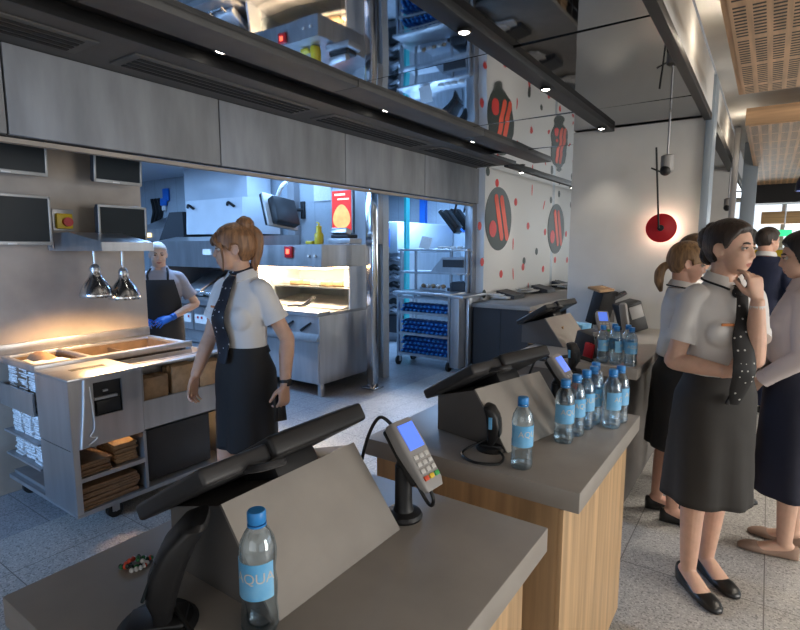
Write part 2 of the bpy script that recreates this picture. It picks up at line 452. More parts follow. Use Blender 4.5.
    def skirt(s, m, waist=1.05, hem=.52, hemw=.176, hemd=.135, hipw=.172, hipd=.132, band=None, y=0.0, hemshift=(0, 0), n=48, waistg=.012):
        mb = MB(); w0, d0, y0 = torso_at(s.T, waist); rings = []
        K = 26
        for i in range(K+1):
            z = waist+(hem-waist)*i/K
            if z > .9:
                f = sstep((waist-z)/(waist-.9)); w = (w0+waistg)*(1-f)+hipw*f; d = (d0+waistg)*(1-f)+hipd*f; yy = y0*(1-f)+.012*f
            else:
                f = (.9-z)/(.9-hem); w = hipw*(1-f)+hemw*f; d = hipd*(1-f)+hemd*f; yy = .012
            f2 = max(0, (.9-z)/(.9-hem))
            rg = []
            for q in ell((0, yy, z), w, d, n):
                a = math.atan2(q.y-yy, q.x); f3 = f2*.010*(math.sin(a*5+1.2)+.6*math.sin(a*9+z*3))
                wr = .0035*noise.noise(V((q.x*12, q.y*12, z*16)))
                dv = V((q.x, q.y-yy, 0)).normalized()
                q = q+dv*(f3+wr)+V((hemshift[0]*f2, hemshift[1]*f2, 0))
                rg.append(s.sh(q))
            rings.append(rg)
        last = rings[-1]; c = sum(last, V())/len(last)
        rings.append([q+V((0, 0, -.002))+(c-q)*.03 for q in last]); rings.append([q+(c-q)*.035+V((0, 0, .05)) for q in last])
        top = rings[0]; ct = sum(top, V())/len(top)
        rings = [[q+(ct-q)*.25+V((0, 0, -.01)) for q in top]]+rings
        mb.loft(rings, cap=False); o = s.put(mb, 'skirt', m, angle=80)
        if band is not None:
            b = MB(); rr = []
            for z, g in ((waist-.028, .014), (waist-.028, .019), (waist+.006, .017), (waist+.006, .010)):
                w, d, yy = torso_at(s.T, z); rr.append([s.sh(q) for q in ell((0, yy, z), w+g, d+g, n)])
            b.loft(rr, cap=False); s.put(b, 'waistband', band, o)
        return o
    def trousers(s, m, cuffz=.06):
        mb = MB()
        rg = [[s.sh(q) for q in ell((0, y, z), w+.012, d+.012)] for z, w, d, y in s.T if z < 1.07]
        mb.loft(rg)
        for (an, td, sd, hz), sg in zip(s.feet, (1, -1)):
            hip = V((sg*.085, .006, .86)); kn = (hip+an)*.5+V((0, -.015, .02))
            mb.tube([hip, hip*.5+kn*.5, kn, kn*.5+an*.5, V((an.x, an.y, cuffz))], [.098, .088, .07, .062, .06], n=18)
        me = remesh(mb, .009, 3); return s.finish(me, 'trousers', m)
    def shoes(s, m, wedge=True, cov=.5, name='shoe'):
        for an, td, sd, hz in s.feet:
            mb = MB(); rings = []
            for t, w, zb, zt in ((-.066, .012, 0, hz+.05), (-.058, .024, 0, hz+.062), (-.035, .034, 0, hz+.058), (0., .036, .0, hz*.9+.045), (.045, .038, .0, hz*.65+.034), (.085, .043, 0, hz*.35+.031),
                                 (.105, .0455, 0, hz*.2+.040), (.13, .047, 0, hz*.1+.043), (.165, .043, 0, .036), (.188, .032, .001, .028), (.203, .016, .003, .018)):
                if not wedge and -.03 < t < .1: zb = min(hz*.6, .012)
                c = V((an.x, an.y, 0))+td*t; r = []
                for i in range(20):
                    a = 2*pi*i/20; ca, sa = math.cos(a), math.sin(a)
                    r.append(c+sd*(w*math.copysign(abs(ca)**.75, ca))+V((0, 0, (zb+zt)/2+(zt-zb)/2*math.copysign(abs(sa)**(.55 if sa < 0 else .9), sa))))
                rings.append(r)
            mb.loft(rings); s.put(mb, name, m, angle=60)
    def front_y(s, z, x=0, bust=0):
        w, d, y = torso_at(s.T, z); f = max(0, 1-(x/(w+.02))**2)
        return y-(d+.012)*math.sqrt(f)
# ================================================================== materials of the place
def tile_mat(name, c1, c2, grout, size, off=(0, 0), speck=True, rough=.35, gw=.006):
    m = mat(name, c1, rough); nt = m.node_tree; N = nt.nodes; L = nt.links; b = N['Principled BSDF']
    tc = N.new('ShaderNodeTexCoord'); sep = N.new('ShaderNodeSeparateXYZ'); L.new(tc.outputs['Object'], sep.inputs[0])
    def grid(axis, s, o):
        a = N.new('ShaderNodeMath'); a.operation = 'ADD'; a.inputs[1].default_value = o+100*s; L.new(sep.outputs[axis], a.inputs[0])
        d = N.new('ShaderNodeMath'); d.operation = 'MODULO'; d.inputs[1].default_value = s; L.new(a.outputs[0], d.inputs[0])
        e = N.new('ShaderNodeMath'); e.operation = 'LESS_THAN'; e.inputs[1].default_value = gw; L.new(d.outputs[0], e.inputs[0]); return e
    gx, gy = grid('X', size[0], off[0]), grid('Y', size[1], off[1])
    mxm = N.new('ShaderNodeMath'); mxm.operation = 'MAXIMUM'; L.new(gx.outputs[0], mxm.inputs[0]); L.new(gy.outputs[0], mxm.inputs[1])
    vo = N.new('ShaderNodeTexVoronoi'); vo.inputs['Scale'].default_value = 150; L.new(tc.outputs['Object'], vo.inputs['Vector'])
    sp = N.new('ShaderNodeSeparateColor'); L.new(vo.outputs['Color'], sp.inputs[0])
    cr = N.new('ShaderNodeValToRGB'); e = cr.color_ramp.elements
    e[0].position = 0; e[0].color = (*[v*.55 for v in c1], 1); e[1].position = 1; e[1].color = (*[min(1, v*1.3) for v in c1], 1)
    for p, k in ((.10, .52), (.17, .88), (.78, 1.05), (.90, 1.35)):
        q = cr.color_ramp.elements.new(p); q.color = (*[min(1, v*k) for v in c1], 1)
    L.new(sp.outputs[0], cr.inputs[0])
    n = N.new('ShaderNodeTexNoise'); n.inputs['Scale'].default_value = 1.6; n.inputs['Detail'].default_value = 5; L.new(tc.outputs['Object'], n.inputs['Vector'])
    m1 = N.new('ShaderNodeMix'); m1.data_type = 'RGBA'; m1.inputs['Factor'].default_value = 1.0 if speck else 0.25; m1.inputs['A'].default_value = (*c1, 1); L.new(cr.outputs[0], m1.inputs['B'])
    m2 = N.new('ShaderNodeMix'); m2.data_type = 'RGBA'; m2.blend_type = 'MULTIPLY'; m2.inputs['Factor'].default_value = .35; L.new(m1.outputs['Result'], m2.inputs['A']); L.new(n.outputs['Fac'], m2.inputs['B'])
    m3 = N.new('ShaderNodeMix'); m3.data_type = 'RGBA'; m3.inputs['B'].default_value = (*grout, 1); L.new(m2.outputs['Result'], m3.inputs['A']); L.new(mxm.outputs[0], m3.inputs['Factor'])
    L.new(m3.outputs['Result'], b.inputs['Base Color']); return m
M = {}
def pet_mat():
    m = bpy.data.materials.new('clear water bottle'); m.use_nodes = True; nt = m.node_tree; N = nt.nodes; L = nt.links; N.remove(N['Principled BSDF'])
    tr = N.new('ShaderNodeBsdfTransparent'); tr.inputs[0].default_value = (.84, .94, 1.0, 1); gl = N.new('ShaderNodeBsdfGlossy'); gl.inputs['Roughness'].default_value = .06; gl.inputs['Color'].default_value = (.85, .93, 1, 1)
    rf = N.new('ShaderNodeBsdfRefraction'); rf.inputs['IOR'].default_value = 1.12; rf.inputs['Color'].default_value = (.9, .96, 1, 1)
    lw = N.new('ShaderNodeLayerWeight'); lw.inputs['Blend'].default_value = .30; mp = N.new('ShaderNodeMapRange'); mp.inputs['To Min'].default_value = .07; mp.inputs['To Max'].default_value = .75; L.new(lw.outputs['Facing'], mp.inputs['Value'])
    m0 = N.new('ShaderNodeMixShader'); m0.inputs[0].default_value = .35; L.new(tr.outputs[0], m0.inputs[1]); L.new(rf.outputs[0], m0.inputs[2])
    mx = N.new('ShaderNodeMixShader'); L.new(mp.outputs[0], mx.inputs[0]); L.new(m0.outputs[0], mx.inputs[1]); L.new(gl.outputs[0], mx.inputs[2])
    L.new(mx.outputs[0], N['Material Output'].inputs['Surface']); return m
M['floor'] = tile_mat('terrazzo floor tile', (.50, .485, .46), None, (.16, .15, .14), (.6, .6), (.51, .32), True, .42, .005)
M['kfloor'] = tile_mat('kitchen floor tile', (.34, .35, .37), None, (.13, .13, .14), (.3, .3), (0, 0), True, .38, .006)
M['concrete'] = mat('grey concrete panel', (.30, .31, .325), .62, noise_amt=.28, noise_scale=3.2, stretch=(1, 2, .45), bump=.05, bump_scale=30)
M['wallbeige'] = mat('grey beige plaster', (.42, .36, .30), .65, noise_amt=.22, noise_scale=3.5, bump=.05, bump_scale=40)
M['soffit'] = mat('dark grey paint', (.10, .097, .094), .55, noise_amt=.1, noise_scale=8)
M['black'] = mat('black paint', (.008, .008, .009), .5)
M['ventdark'] = mat('dark vent slot', (.012, .012, .012), .7)
M['steel'] = mat('brushed stainless steel', (.50, .50, .51), .34, .9, noise_amt=.14, noise_scale=14, stretch=(1, 1, .12), rough_var=.08)
M['steeldull'] = mat('dull stainless steel', (.40, .40, .41), .48, .75, noise_amt=.14, noise_scale=9, stretch=(1, 1, .3))
M['chrome'] = mat('polished steel', (.62, .62, .63), .16, 1.0)
M['white'] = mat('white plaster', (.66, .65, .63), .7, noise_amt=.06, noise_scale=5)
M['whitewall'] = mat('white laminate wall', (.78, .77, .75), .5)
M['pillar'] = mat('pale grey plaster', (.62, .61, .58), .6, noise_amt=.06, noise_scale=4)
M['ktile'] = tile_mat('pale kitchen wall tile', (.48, .53, .58), None, (.22, .25, .29), (.3, 50), (0, 25), False, .3, .008)
M['kwhite'] = mat('white kitchen panel', (.56, .60, .65), .35, noise_amt=.06, noise_scale=4)
M['taupe'] = mat('taupe composite counter', (.33, .306, .278), .40, noise_amt=.12, noise_scale=7, rough_var=.06)
M['taupedark'] = mat('dark taupe panel', (.13, .122, .115), .45, noise_amt=.1, noise_scale=7)
M['cabdark'] = mat('charcoal cabinet', (.035, .036, .04), .45)
M['plastic'] = mat('black plastic', (.009, .009, .010), .48, bump=.03, bump_scale=400)
M['plasticgrey'] = mat('grey plastic', (.30, .29, .28), .4)
M['plasticmid'] = mat('dark grey plastic', (.028, .028, .030), .45)
M['rubber'] = mat('black rubber', (.01, .01, .01), .7)
M['screenoff'] = mat('dark screen', (.010, .016, .020), .38, spec=.3)
M['framegrey'] = mat('silver monitor frame', (.42, .42, .41), .4, .3)
M['red'] = mat('red enamel', (.45, .012, .018), .35)
M['redlogo'] = mat('red print', (.72, .035, .03), .5)
M['orangelogo'] = mat('orange red print', (.78, .085, .035), .5)
M['greenlogo'] = mat('blackish green print', (.016, .028, .022), .5)
M['bluecap'] = mat('blue plastic cap', (.035, .26, .68), .35)
M['bluelabel'] = mat('pale blue printed label', (.09, .42, .80), .35, noise_amt=.3, noise_scale=18, col2=(.30, .62, .90))
M['pet'] = pet_mat()
M['glass'] = mat('clear glass', (.85, .93, .95), .02, trans=1.0, ior=1.1)
M['paper'] = mat('white paper', (.74, .73, .71), .8, noise_amt=.08, noise_scale=30)
M['newspaper'] = mat('printed white paper bags', (.66, .66, .66), .8, noise_amt=.5, noise_scale=45, stretch=(1, 1, 4))
M['kraft'] = mat('brown kraft paper', (.40, .255, .14), .8, noise_amt=.25, noise_scale=22)
M['kraftdark'] = mat('brown tray stack', (.25, .15, .085), .75, noise_amt=.2, noise_scale=30)
M['yellow'] = mat('yellow plastic', (.62, .45, .02), .4)
M['blue'] = mat('blue plastic', (.02, .16, .60), .45)
M['bluecrate'] = mat('deep blue bottle', (.02, .11, .42), .35)
M['pipe'] = mat('white cable hose', (.7, .7, .7), .4)
M['bluesteel'] = mat('pale blue grey post', (.30, .36, .42), .45, .3)
M['wire'] = mat('black wire', (.008, .008, .008), .45)
M['emit_lamp'] = mat('lit downlight', (1, 1, 1), .5, emit=(1, .93, .82), es=14)
M['emit_warm'] = mat('lit heat lamp strip', (1, .8, .5), .5, emit=(1, .62, .28), es=16)
M['emit_red'] = mat('red lit display digits', (.6, .05, .03), .4, emit=(1, .10, .05), es=4)
M['emit_yel'] = mat('amber lamp', (.8, .6, .2), .4, emit=(1, .75, .35), es=2.5)
M['lcd'] = mat('lit blue screen', (.1, .2, .7), .2, emit=(.10, .20, .82), es=.75)
M['keygrey'] = mat('pale grey key', (.55, .54, .52), .5)
M['keyred'] = mat('red key', (.7, .09, .04), .5); M['keyyel'] = mat('yellow key', (.8, .55, .05), .5); M['keygrn'] = mat('green key', (.06, .4, .1), .5)
def wood_mat(name, c, stretch, sc=4):
    return mat(name, c, .5, noise_amt=.34, noise_scale=sc, stretch=stretch, rough_var=.06)
M['oak'] = wood_mat('oak veneer', (.53, .35, .19), (9, 9, .5), 3.2)
M['woodceil'] = wood_mat('tan wood board', (.50, .31, .17), (.5, .5, 9), 3)
def perf_mat():
    m = wood_mat('slotted tan wood', (.62, .40, .24), (9, .6, 9), 3); nt = m.node_tree; N = nt.nodes; L = nt.links; b = N['Principled BSDF']
    src = b.inputs['Base Color'].links[0].from_socket
    tc = N.new('ShaderNodeTexCoord'); sp = N.new('ShaderNodeSeparateXYZ'); L.new(tc.outputs['Object'], sp.inputs[0])
    def band(ax, s, lo, hi):
        a = N.new('ShaderNodeMath'); a.operation = 'ADD'; a.inputs[1].default_value = 50*s; L.new(sp.outputs[ax], a.inputs[0])
        d = N.new('ShaderNodeMath'); d.operation = 'MODULO'; d.inputs[1].default_value = s; L.new(a.outputs[0], d.inputs[0])
        g = N.new('ShaderNodeMath'); g.operation = 'GREATER_THAN'; g.inputs[1].default_value = s*lo; L.new(d.outputs[0], g.inputs[0])
        l = N.new('ShaderNodeMath'); l.operation = 'LESS_THAN'; l.inputs[1].default_value = s*hi; L.new(d.outputs[0], l.inputs[0])
        q = N.new('ShaderNodeMath'); q.operation = 'MULTIPLY'; L.new(g.outputs[0], q.inputs[0]); L.new(l.outputs[0], q.inputs[1]); return q
    x, y, z = band('X', .074, .16, .82), band('Y', .042, .2, .68), band('Y', .462, .09, 1.0)
    p = N.new('ShaderNodeMath'); p.operation = 'MULTIPLY'; L.new(x.outputs[0], p.inputs[0]); L.new(y.outputs[0], p.inputs[1])
    p2 = N.new('ShaderNodeMath'); p2.operation = 'MULTIPLY'; L.new(p.outputs[0], p2.inputs[0]); L.new(z.outputs[0], p2.inputs[1])
    mx = N.new('ShaderNodeMix'); mx.data_type = 'RGBA'; mx.inputs['B'].default_value = (.02, .014, .01, 1); L.new(src, mx.inputs['A']); L.new(p2.outputs[0], mx.inputs['Factor'])
    L.new(mx.outputs['Result'], b.inputs['Base Color']); return m
M['perf'] = perf_mat()
def mirror_mat(nm, k, bs):
    m = mat(nm, (k, k, k*1.01), .03, 1.0); nt = m.node_tree; N = nt.nodes; L = nt.links; b = N['Principled BSDF']
    tc = N.new('ShaderNodeTexCoord'); n = N.new('ShaderNodeTexNoise'); n.inputs['Scale'].default_value = 1.3; n.inputs['Detail'].default_value = 1.0
    L.new(tc.outputs['Object'], n.inputs['Vector']); bp = N.new('ShaderNodeBump'); bp.inputs['Strength'].default_value = bs; bp.inputs['Distance'].default_value = .05
    L.new(n.outputs['Fac'], bp.inputs['Height']); L.new(bp.outputs['Normal'], b.inputs['Normal']); return m
M['mirror'] = mirror_mat('rippled mirror ceiling', .60, .15); M['mirrordark'] = mirror_mat('dimmed mirror ceiling', .27, .05)  # second copy of the mirror, tint darkened to dim reflections right of the track
# ================================================================== lights
def area(n, loc, size, en, col=(1, 1, 1), rot=(0, 0, 0), spread=180):
    l = bpy.data.lights.new(n, 'AREA'); l.shape = 'RECTANGLE'; l.size, l.size_y = size; l.energy = en; l.color = col; l.spread = R(spread)
    o = bpy.data.objects.new(n, l); COL.objects.link(o); o.location = loc; o.rotation_euler = rot; return o
def spot(n, loc, target, en, col=(1, 1, 1), ang=60, blend=.5, rad=.04):
    l = bpy.data.lights.new(n, 'SPOT'); l.energy = en; l.color = col; l.spot_size = R(ang); l.spot_blend = blend; l.shadow_soft_size = rad
    o = bpy.data.objects.new(n, l); COL.objects.link(o); o.location = loc; o.rotation_euler = (V(target)-V(loc)).to_track_quat('-Z', 'Y').to_euler(); return o
def point(n, loc, en, col=(1, 1, 1), rad=.05):
    l = bpy.data.lights.new(n, 'POINT'); l.energy = en; l.color = col; l.shadow_soft_size = rad
    o = bpy.data.objects.new(n, l); COL.objects.link(o); o.location = loc; return o
# ================================================================== the setting
ZM, XF, XL = 2.58, -3.2, -3.1        # mirror height, fascia plane, logo wall plane
mb = MB(); mb.bx(-3.3, 6.2, -4.2, 16.2, -.12, 0); struct('floor', mb, M['floor'])
mb = MB(); mb.bx(-9.6, -3.3, -4.2, 16.2, -.12, 0); struct('floor', mb, M['kfloor'])
# dining ceiling, room walls out of frame
mb = MB(); mb.bx(-.44, 6.2, -4.2, 16.2, 2.92, 3.05); struct('ceiling', mb, M['white'])
mb = MB(); mb.bx(-9.6, -3.26, -4.2, 16.2, 2.66, 2.8); struct('ceiling', mb, M['kwhite'])
mb = MB(); mb.bx(6.2, 6.3, -4.2, 16.2, 0, 3.05); struct('wall_right', mb, M['white'])
mb = MB(); mb.bx(-9.6, 6.2, -4.3, -4.2, 0, 3.05); struct('wall_behind', mb, M['white'])
mb = MB(); mb.bx(-9.7, -9.6, -4.2, 16.2, 0, 2.8); struct('wall_left', mb, M['ktile'])
# concrete fascia over the kitchen opening
hd = MB(); hd.bx(XF-.05, XF-.02, -1.6, 6.40, 2.13, ZM+.02); wf = struct('wall_front', hd, M['black'])
ys = [-1.6, -.27, 1.135, 2.40, 3.73, 5.07, 6.40]
for a, b in zip(ys[:-1], ys[1:]):
    p = MB(); p.bx(XF-.02, XF+.012, a+.005, b-.005, 2.135, ZM-.004, bev=.002); p.build('panel', M['concrete'], wf)
mb = MB(); mb.bx(XF-.06, XF-.012, -1.6, 6.40, 2.098, 2.122); struct('trim_1', mb, M['wallbeige'])
# soffit with recessed channel
mb = MB(); mb.bx(XF, -2.645, -4.2, 6.3, ZM, ZM+.10); struct('trim_2', mb, M['soffit'])
mb = MB(); mb.bx(-2.645, -2.41, -4.2, 6.3, ZM+.06, ZM+.10); mb.bx(-2.648, -2.640, -4.2, 6.3, ZM-.006, ZM+.08); struct('trim_3', mb, M['black'])
mb = MB()
for a, b in ((-4.2, 1.14), (1.145, 2.70), (2.705, 4.5), (4.505, 6.3)): mb.bx(-2.41, -2.195, a, b-.004, ZM-.012, ZM+.10, bev=.002)
struct('trim_4', mb, M['soffit'])
# mirror ceiling, in panels
mb = MB(); mb.bx(-3.1, -.505, -4.2, 16.2, ZM+.11, ZM+.2); mc = struct('ceiling', mb, M['black'])
rr = random.Random(3)
yy = [-4.2, -1.0, 1.24, 2.72, 4.25, 5.55, 8.6, 12, 16.1]
for a, b in zip(yy[:-1], yy[1:]):
    for x0, x1 in (((-2.19, -1.26), (-1.19, -.51)) if b < 6.3 else ((-3.08, -1.26), (-1.19, -.51))):
        q = MB(); q.box(((x0+x1)/2, (a+b)/2, ZM+.03), (x1-x0-.006, b-a-.006, .02), rot=(R(rr.uniform(-.35, .35)), R(rr.uniform(-.35, .35)), 0)); q.build('mirror_panel', M['mirror' if x0 < -1.2 else 'mirrordark'], mc)
# dark tracks hanging under the mirror
mb = MB(); mb.bx(-1.275, -1.175, -4.2, 4.94, ZM-.02, ZM+.06, bev=.004); struct('trim_5', mb, M['black'])
mb = MB(); mb.bx(-.50, -.448, -4.2, 4.93, ZM-.02, ZM+.03, bev=.004); struct('trim_6', mb, M['black'])
mb = MB(); mb.bx(-.50, -.452, -4.2, 4.92, ZM+.03, 2.92); mb.bx(-.50, -.452, 5.2, 8.3, ZM+.03, 2.92); struct('wall_bulkhead', mb, M['white'])
mb = MB(); mb.bx(-2.80, -2.74, 6.3, 11.5, ZM-.02, ZM+.03, bev=.004); struct('trim_7', mb, M['black'])
# logo wall
lw = MB(); lw.bx(XL-.2, XL, 6.40, 13.0, 0, ZM+.1); wl = struct('wall_logo', lw, M['whitewall'])
dots = MB()
def disc(mb, c, r, x, mi=0, ry=1.0, ang=0, n=28, th=.003):
    pts = []
    for i in range(n):
        a = 2*pi*i/n; u, w = r*ry*math.cos(a), r*math.sin(a); ca, sa = math.cos(ang), math.sin(ang)
        pts.append(V((x, c[0]+u*ca-w*sa, c[1]+u*sa+w*ca)))
    mb.prism(pts, (th, 0, 0), mi)
for px_, py_, k in ((515.7, 202, 'r'), (487.8, 171.6, 'd'), (479.5, 226, 'r'), (482, 262, 'r'), (501, 274, 'r'), (524, 261, 'd'), (523, 267, 'r'), (528, 226, 'r'), (536.5, 251.5, 'd'),
                    (551, 200, 'd'), (545, 232, 'r'), (566, 234, 'r'), (555, 260, 'r'), (543, 269, 'r'), (567, 260, 'r'), (484, 294, 'd'), (555.5, 283, 'd'), (559, 194, 'd'), (497, 183, 'r'), (571, 205, 'd')):
    p = atx(px_, py_, XL); disc(dots, (p.y, p.z), .055 if k == 'r' else .058, XL, 0 if k == 'r' else 1, th=.0022 if k == 'r' else .0016)
for px_, py_, a in ((513, 244, 0), (513, 274, 8), (544, 205, -28), (532, 190, 0), (528, 288, 0), (571, 222, 10), (494, 160, 0), (548, 178, 20)):
    p = atx(px_, py_, XL); disc(dots, (p.y, p.z), .085, XL, 0, .2, R(a), th=.0026)
dots.build('dot_print', [M['redlogo'], M['greenlogo']], wl)
for px_, py_ in ((498.5, 219), (556, 229)):
    c = atx(px_, py_, XL); y, z = c.y, c.z; q = MB(); disc(q, (y, z), .43, XL, 0, n=56, th=.006); lo = q.build('logo_disc', M['greenlogo'], wl)
    q = MB(); disc(q, (y-.19, z-.14), .112, XL+.005, 0, th=.004); q.build('logo_dot', M['redlogo'], lo)
    for off in (-.008, .172):
        q = MB(); pts = []; w = .059
        a0, a1 = V((XL+.005, y+off-.09, z+.27)), V((XL+.005, y+off+.107, z-.238)); d = (a1-a0).normalized(); s = V((0, -d.z, d.y))
        for i in range(13): t = -pi/2+pi*i/12; pts.append(a1+d*math.cos(t)*w+s*math.sin(t)*w)
        for i in range(13): t = pi/2+pi*i/12; pts.append(a0+d*math.cos(t)*w+s*math.sin(t)*w)
        q.prism(pts, (.004, 0, 0)); q.build('logo_stroke', M['orangelogo'], lo)
# pillar wall with its post, second stub wall
mb = MB(); mb.bx(-1.53, -.49, 4.95, 5.2, 0, ZM+.01); struct('wall_pillar', mb, M['pillar'])
mb = MB(); mb.bx(-.488, -.432, 4.92, 5.2, 0, 2.90, bev=.003); struct('trim_8', mb, M['bluesteel'])
mb = MB(); mb.bx(-1.6, -.48, 8.3, 8.5, 0, 2.9); struct('wall_pillar_far', mb, M['pillar'])
mb = MB(); mb.bx(-.42, -.36, 7.2, 7.3, 0, 2.9, bev=.003); struct('trim_9', mb, M['steeldull'])
mb = MB(); mb.bx(-.36, -.20, 8.3, 8.5, 0, 2.9, bev=.003); struct('trim_10', mb, M['bluesteel'])
mb = MB(); mb.bx(-.525, -.445, 5.2, 8.3, ZM-.03, ZM+.05); struct('trim_11', mb, M['black'])
# slotted wood ceiling rafts
for a, b in ((-2.5, .78), (.83, 4.42), (5.53, 10.85)):
    mb = MB(); mb.bx(-.25, 1.5, a, b, 2.60, 2.74); rf = struct('ceiling', mb, M['woodceil'])
    q = MB(); q.bx(-.225, 1.475, a+.03, b-.03, 2.595, 2.601); q.build('slotted_panel', M['perf'], rf)
# far end of the dining room
mb = MB(); mb.bx(-3.1, 6.2, 14.0, 14.15, 2.55, 3.05); mb.bx(-3.1, 6.2, 14.0, 14.15, 0, 1.0); struct('wall_far', mb, M['white'])
mb = MB(); mb.bx(-.3, 3.0, 10.9, 11.4, 2.3, 2.62); struct('trim_12', mb, M['black'])
mb = MB(); mb.bx(-.2, 6.2, 13.6, 13.9, 2.05, 2.3); struct('trim_13', mb, M['woodceil'])
M['pane'] = mat('bright window pane', (.8, .85, .9), .1, emit=(.75, .87, 1.0), es=1.1)
mb = MB(); mb.bx(-3.1, 6.2, 14.05, 14.1, 1.0, 2.55); w1 = struct('window_1', mb, M['pane'])
for i in range(10):
    q = MB(); q.bx(-.6+i*.75, -.53+i*.75, 13.96, 14.06, 1.0, 2.55); q.build('window_frame', M['steeldull'], w1)
for xx, col in ((3.2, (.9, .95, 1)),):
    pass
mb = MB()
for i in range(4): mb.bx(6.16, 6.21, -3.4+i*4.6, .4+i*4.6, .5, 2.75)
struct('window_2', mb, M['pane'])
# ================================================================== kitchen wall with monitors
XW = -3.9
mb = MB(); mb.bx(XW-.12, XW, -1.6, 2.205, 0, 2.66); struct('wall_kitchen', mb, M['wallbeige'])
mb = MB(); mb.bx(-9.6, -3.72, 5.0, 5.12, 0, 2.66); struct('wall_tiled', mb, M['ktile'])
mb = MB(); mb.bx(-9.6, -3.1, 9.0, 9.12, 0, 2.66); struct('wall_kitchen_far', mb, M['ktile'])
mb = MB(); mb.bx(-3.60, -3.50, 4.52, 4.62, 0, 2.66, bev=.012); mb.bx(-3.64, -3.46, 4.48, 4.66, 0, .02, bev=.004); struct('trim_14', mb, M['chrome'])
mb = MB(); mb.bx(-3.32, -3.21, 6.28, 6.40, .95, 2.13, bev=.004); struct('trim_15', mb, M['steeldull'])

def monitor(lab, X, r, yaw, tilt, grp='kitchen order monitors'):
    x0, y0, x1, y1 = r; a = atx(x0, y0, X); b = atx(x1, y0, X); c = atx(x0, y1, X); d = atx(x1, y1, X)
    z0, z1 = (c.z+d.z)/2, (a.z+b.z)/2; y0, y1 = min(a.y, c.y), max(b.y, d.y); W, H = (y1-y0), z1-z0
    t = thing('monitor', lab, 'monitor', ((X), (y0+y1)/2, z0), 0, grp)
    rot = Euler((0, R(tilt), R(yaw))).to_matrix().to_4x4(); cc = V((X, (y0+y1)/2, (z0+z1)/2))
    Mx = Matrix.Translation(cc) @ rot
    def at(v): return Mx @ V(v)
    q = MB(); q.box(cc, (.035, W, H), rot=rot, bev=.006); q.box(at((-.03, 0, 0)), (.04, W*.92, H*.9), rot=rot, bev=.006); q.build('casing', M['plasticmid'], t)
    q = MB()
    for dy, dz, w, h in ((0, H/2-.008, W, .016), (0, -H/2+.011, W, .022), (-W/2+.007, 0, .014, H), (W/2-.007, 0, .014, H)): q.box(at((.019, dy, dz)), (.008, w, h), rot=rot, bev=.002)
    q.build('bezel', M['framegrey'], t)
    q = MB(); q.box(at((.018, 0, .003)), (.003, W-.024, H-.034), rot=rot); q.build('screen', M['screenoff'], t)
    q = MB(); q.box(at((.023, -.02, -H/2+.008)), (.006, .05, .010), rot=rot, bev=.002); q.build('control_strip', M['paper'], t)
    q = MB(); q.tube([at((-.015, 0, 0)), at((-.07, 0, 0)), V((XW+.01, cc.y-.02, cc.z))], .016, n=10); q.box((XW+.007, cc.y-.02, cc.z), (.014, .1, .1), bev=.003); q.build('wall_bracket', M['plastic'], t)
    return t
monitor('dark wall monitor cut off by the left edge, upper row above the tray counter', -3.75, (-34, 134, 44, 173), 2, 4)
monitor('dark wall monitor on the left, lower row beside the yellow stop switch', -3.75, (-26, 194, 48, 245), 2, 2)
monitor('dark wall monitor at the upper right of the plaster wall, just under the concrete fascia', -3.7, (92, 155, 140, 184), 5, 5)
monitor('dark wall monitor at the right end of the plaster wall, just above the heat lamps', -3.7, (97, 206, 145, 245), 5, 2)
# emergency stop
t = thing('stop_switch', 'small yellow and red emergency stop switch on the plaster wall', 'switch', (XW, 1.65, 1.69))
q = MB(); q.bx(XW, XW+.012, 1.59, 1.72, 1.675, 1.82, bev=.004); q.build('back_plate', M['steeldull'], t)
q = MB(); q.bx(XW+.012, XW+.05, 1.60, 1.70, 1.69, 1.79, bev=.008); q.build('housing', M['yellow'], t)
q = MB(); q.cyl((XW+.05, 1.66, 1.735), (XW+.075, 1.66, 1.735), .03); q.build('button', M['red'], t)
# heat lamp bracket and its lamps
t = thing('lamp_bracket', 'stainless angled bracket on the plaster wall carrying two heat lamps', 'bracket', (XW, 1.75, 1.53))
q = MB(); q.prism([(XW, 1.56, 1.545), (XW, 1.56, 1.66), (-3.70, 1.60, 1.665), (-3.33, 1.62, 1.60), (-3.33, 1.62, 1.545)], (0, .33, 0)); q.build('arm', M['steel'], t)
q = MB(); q.bx(XW, XW+.02, 1.55, 1.95, 1.55, 1.66, bev=.004); q.bx(XW+.05, XW+.07, 1.553, 1.562, 1.56, 1.60); q.build('mounting_plate', M['steeldull'], t)
for i, (pxx, pyy, lb) in enumerate(((97, 297, 'left polished bell heat lamp hanging from the wall bracket'), (125, 299, 'right polished bell heat lamp hanging from the wall bracket'))):
    X = -3.40; p = atx(pxx, pyy, X); top = 1.545
    t = thing('heat_lamp', lb, 'lamp', (X, p.y, p.z), 0, 'heat lamps over the tray counter')
    q = MB(); h = .155; q.lathe([(r_*1.2, z_*1.15) for r_, z_ in ((.078, 0), (.080, .012), (.078, .02), (.070, .045), (.055, .075), (.036, .10), (.026, .12), (.024, h), (.018, h), (.02, .12), (.03, .098), (.05, .073), (.066, .043), (.074, .01))], (X, p.y, p.z), 32, cap=False); q.build('lamp_shade', M['chrome'], t)
    q = MB(); q.lathe([(.030, h-.0), (.030, h+.02), (.022, h+.04), (.008, h+.05), (.008, top-p.z)], (X, p.y, p.z), 20); q.build('stem', M['steel'], t)
    q = MB(); q.ball((X, p.y, p.z+.055), (.034, .034, .04), 16); q.build('bulb', M['emit_warm'], t)
    spot('heat lamp light', (X, p.y, p.z-.01), (X-.12, p.y, 0), 36, (1, .60, .27), 150, .6, .05)
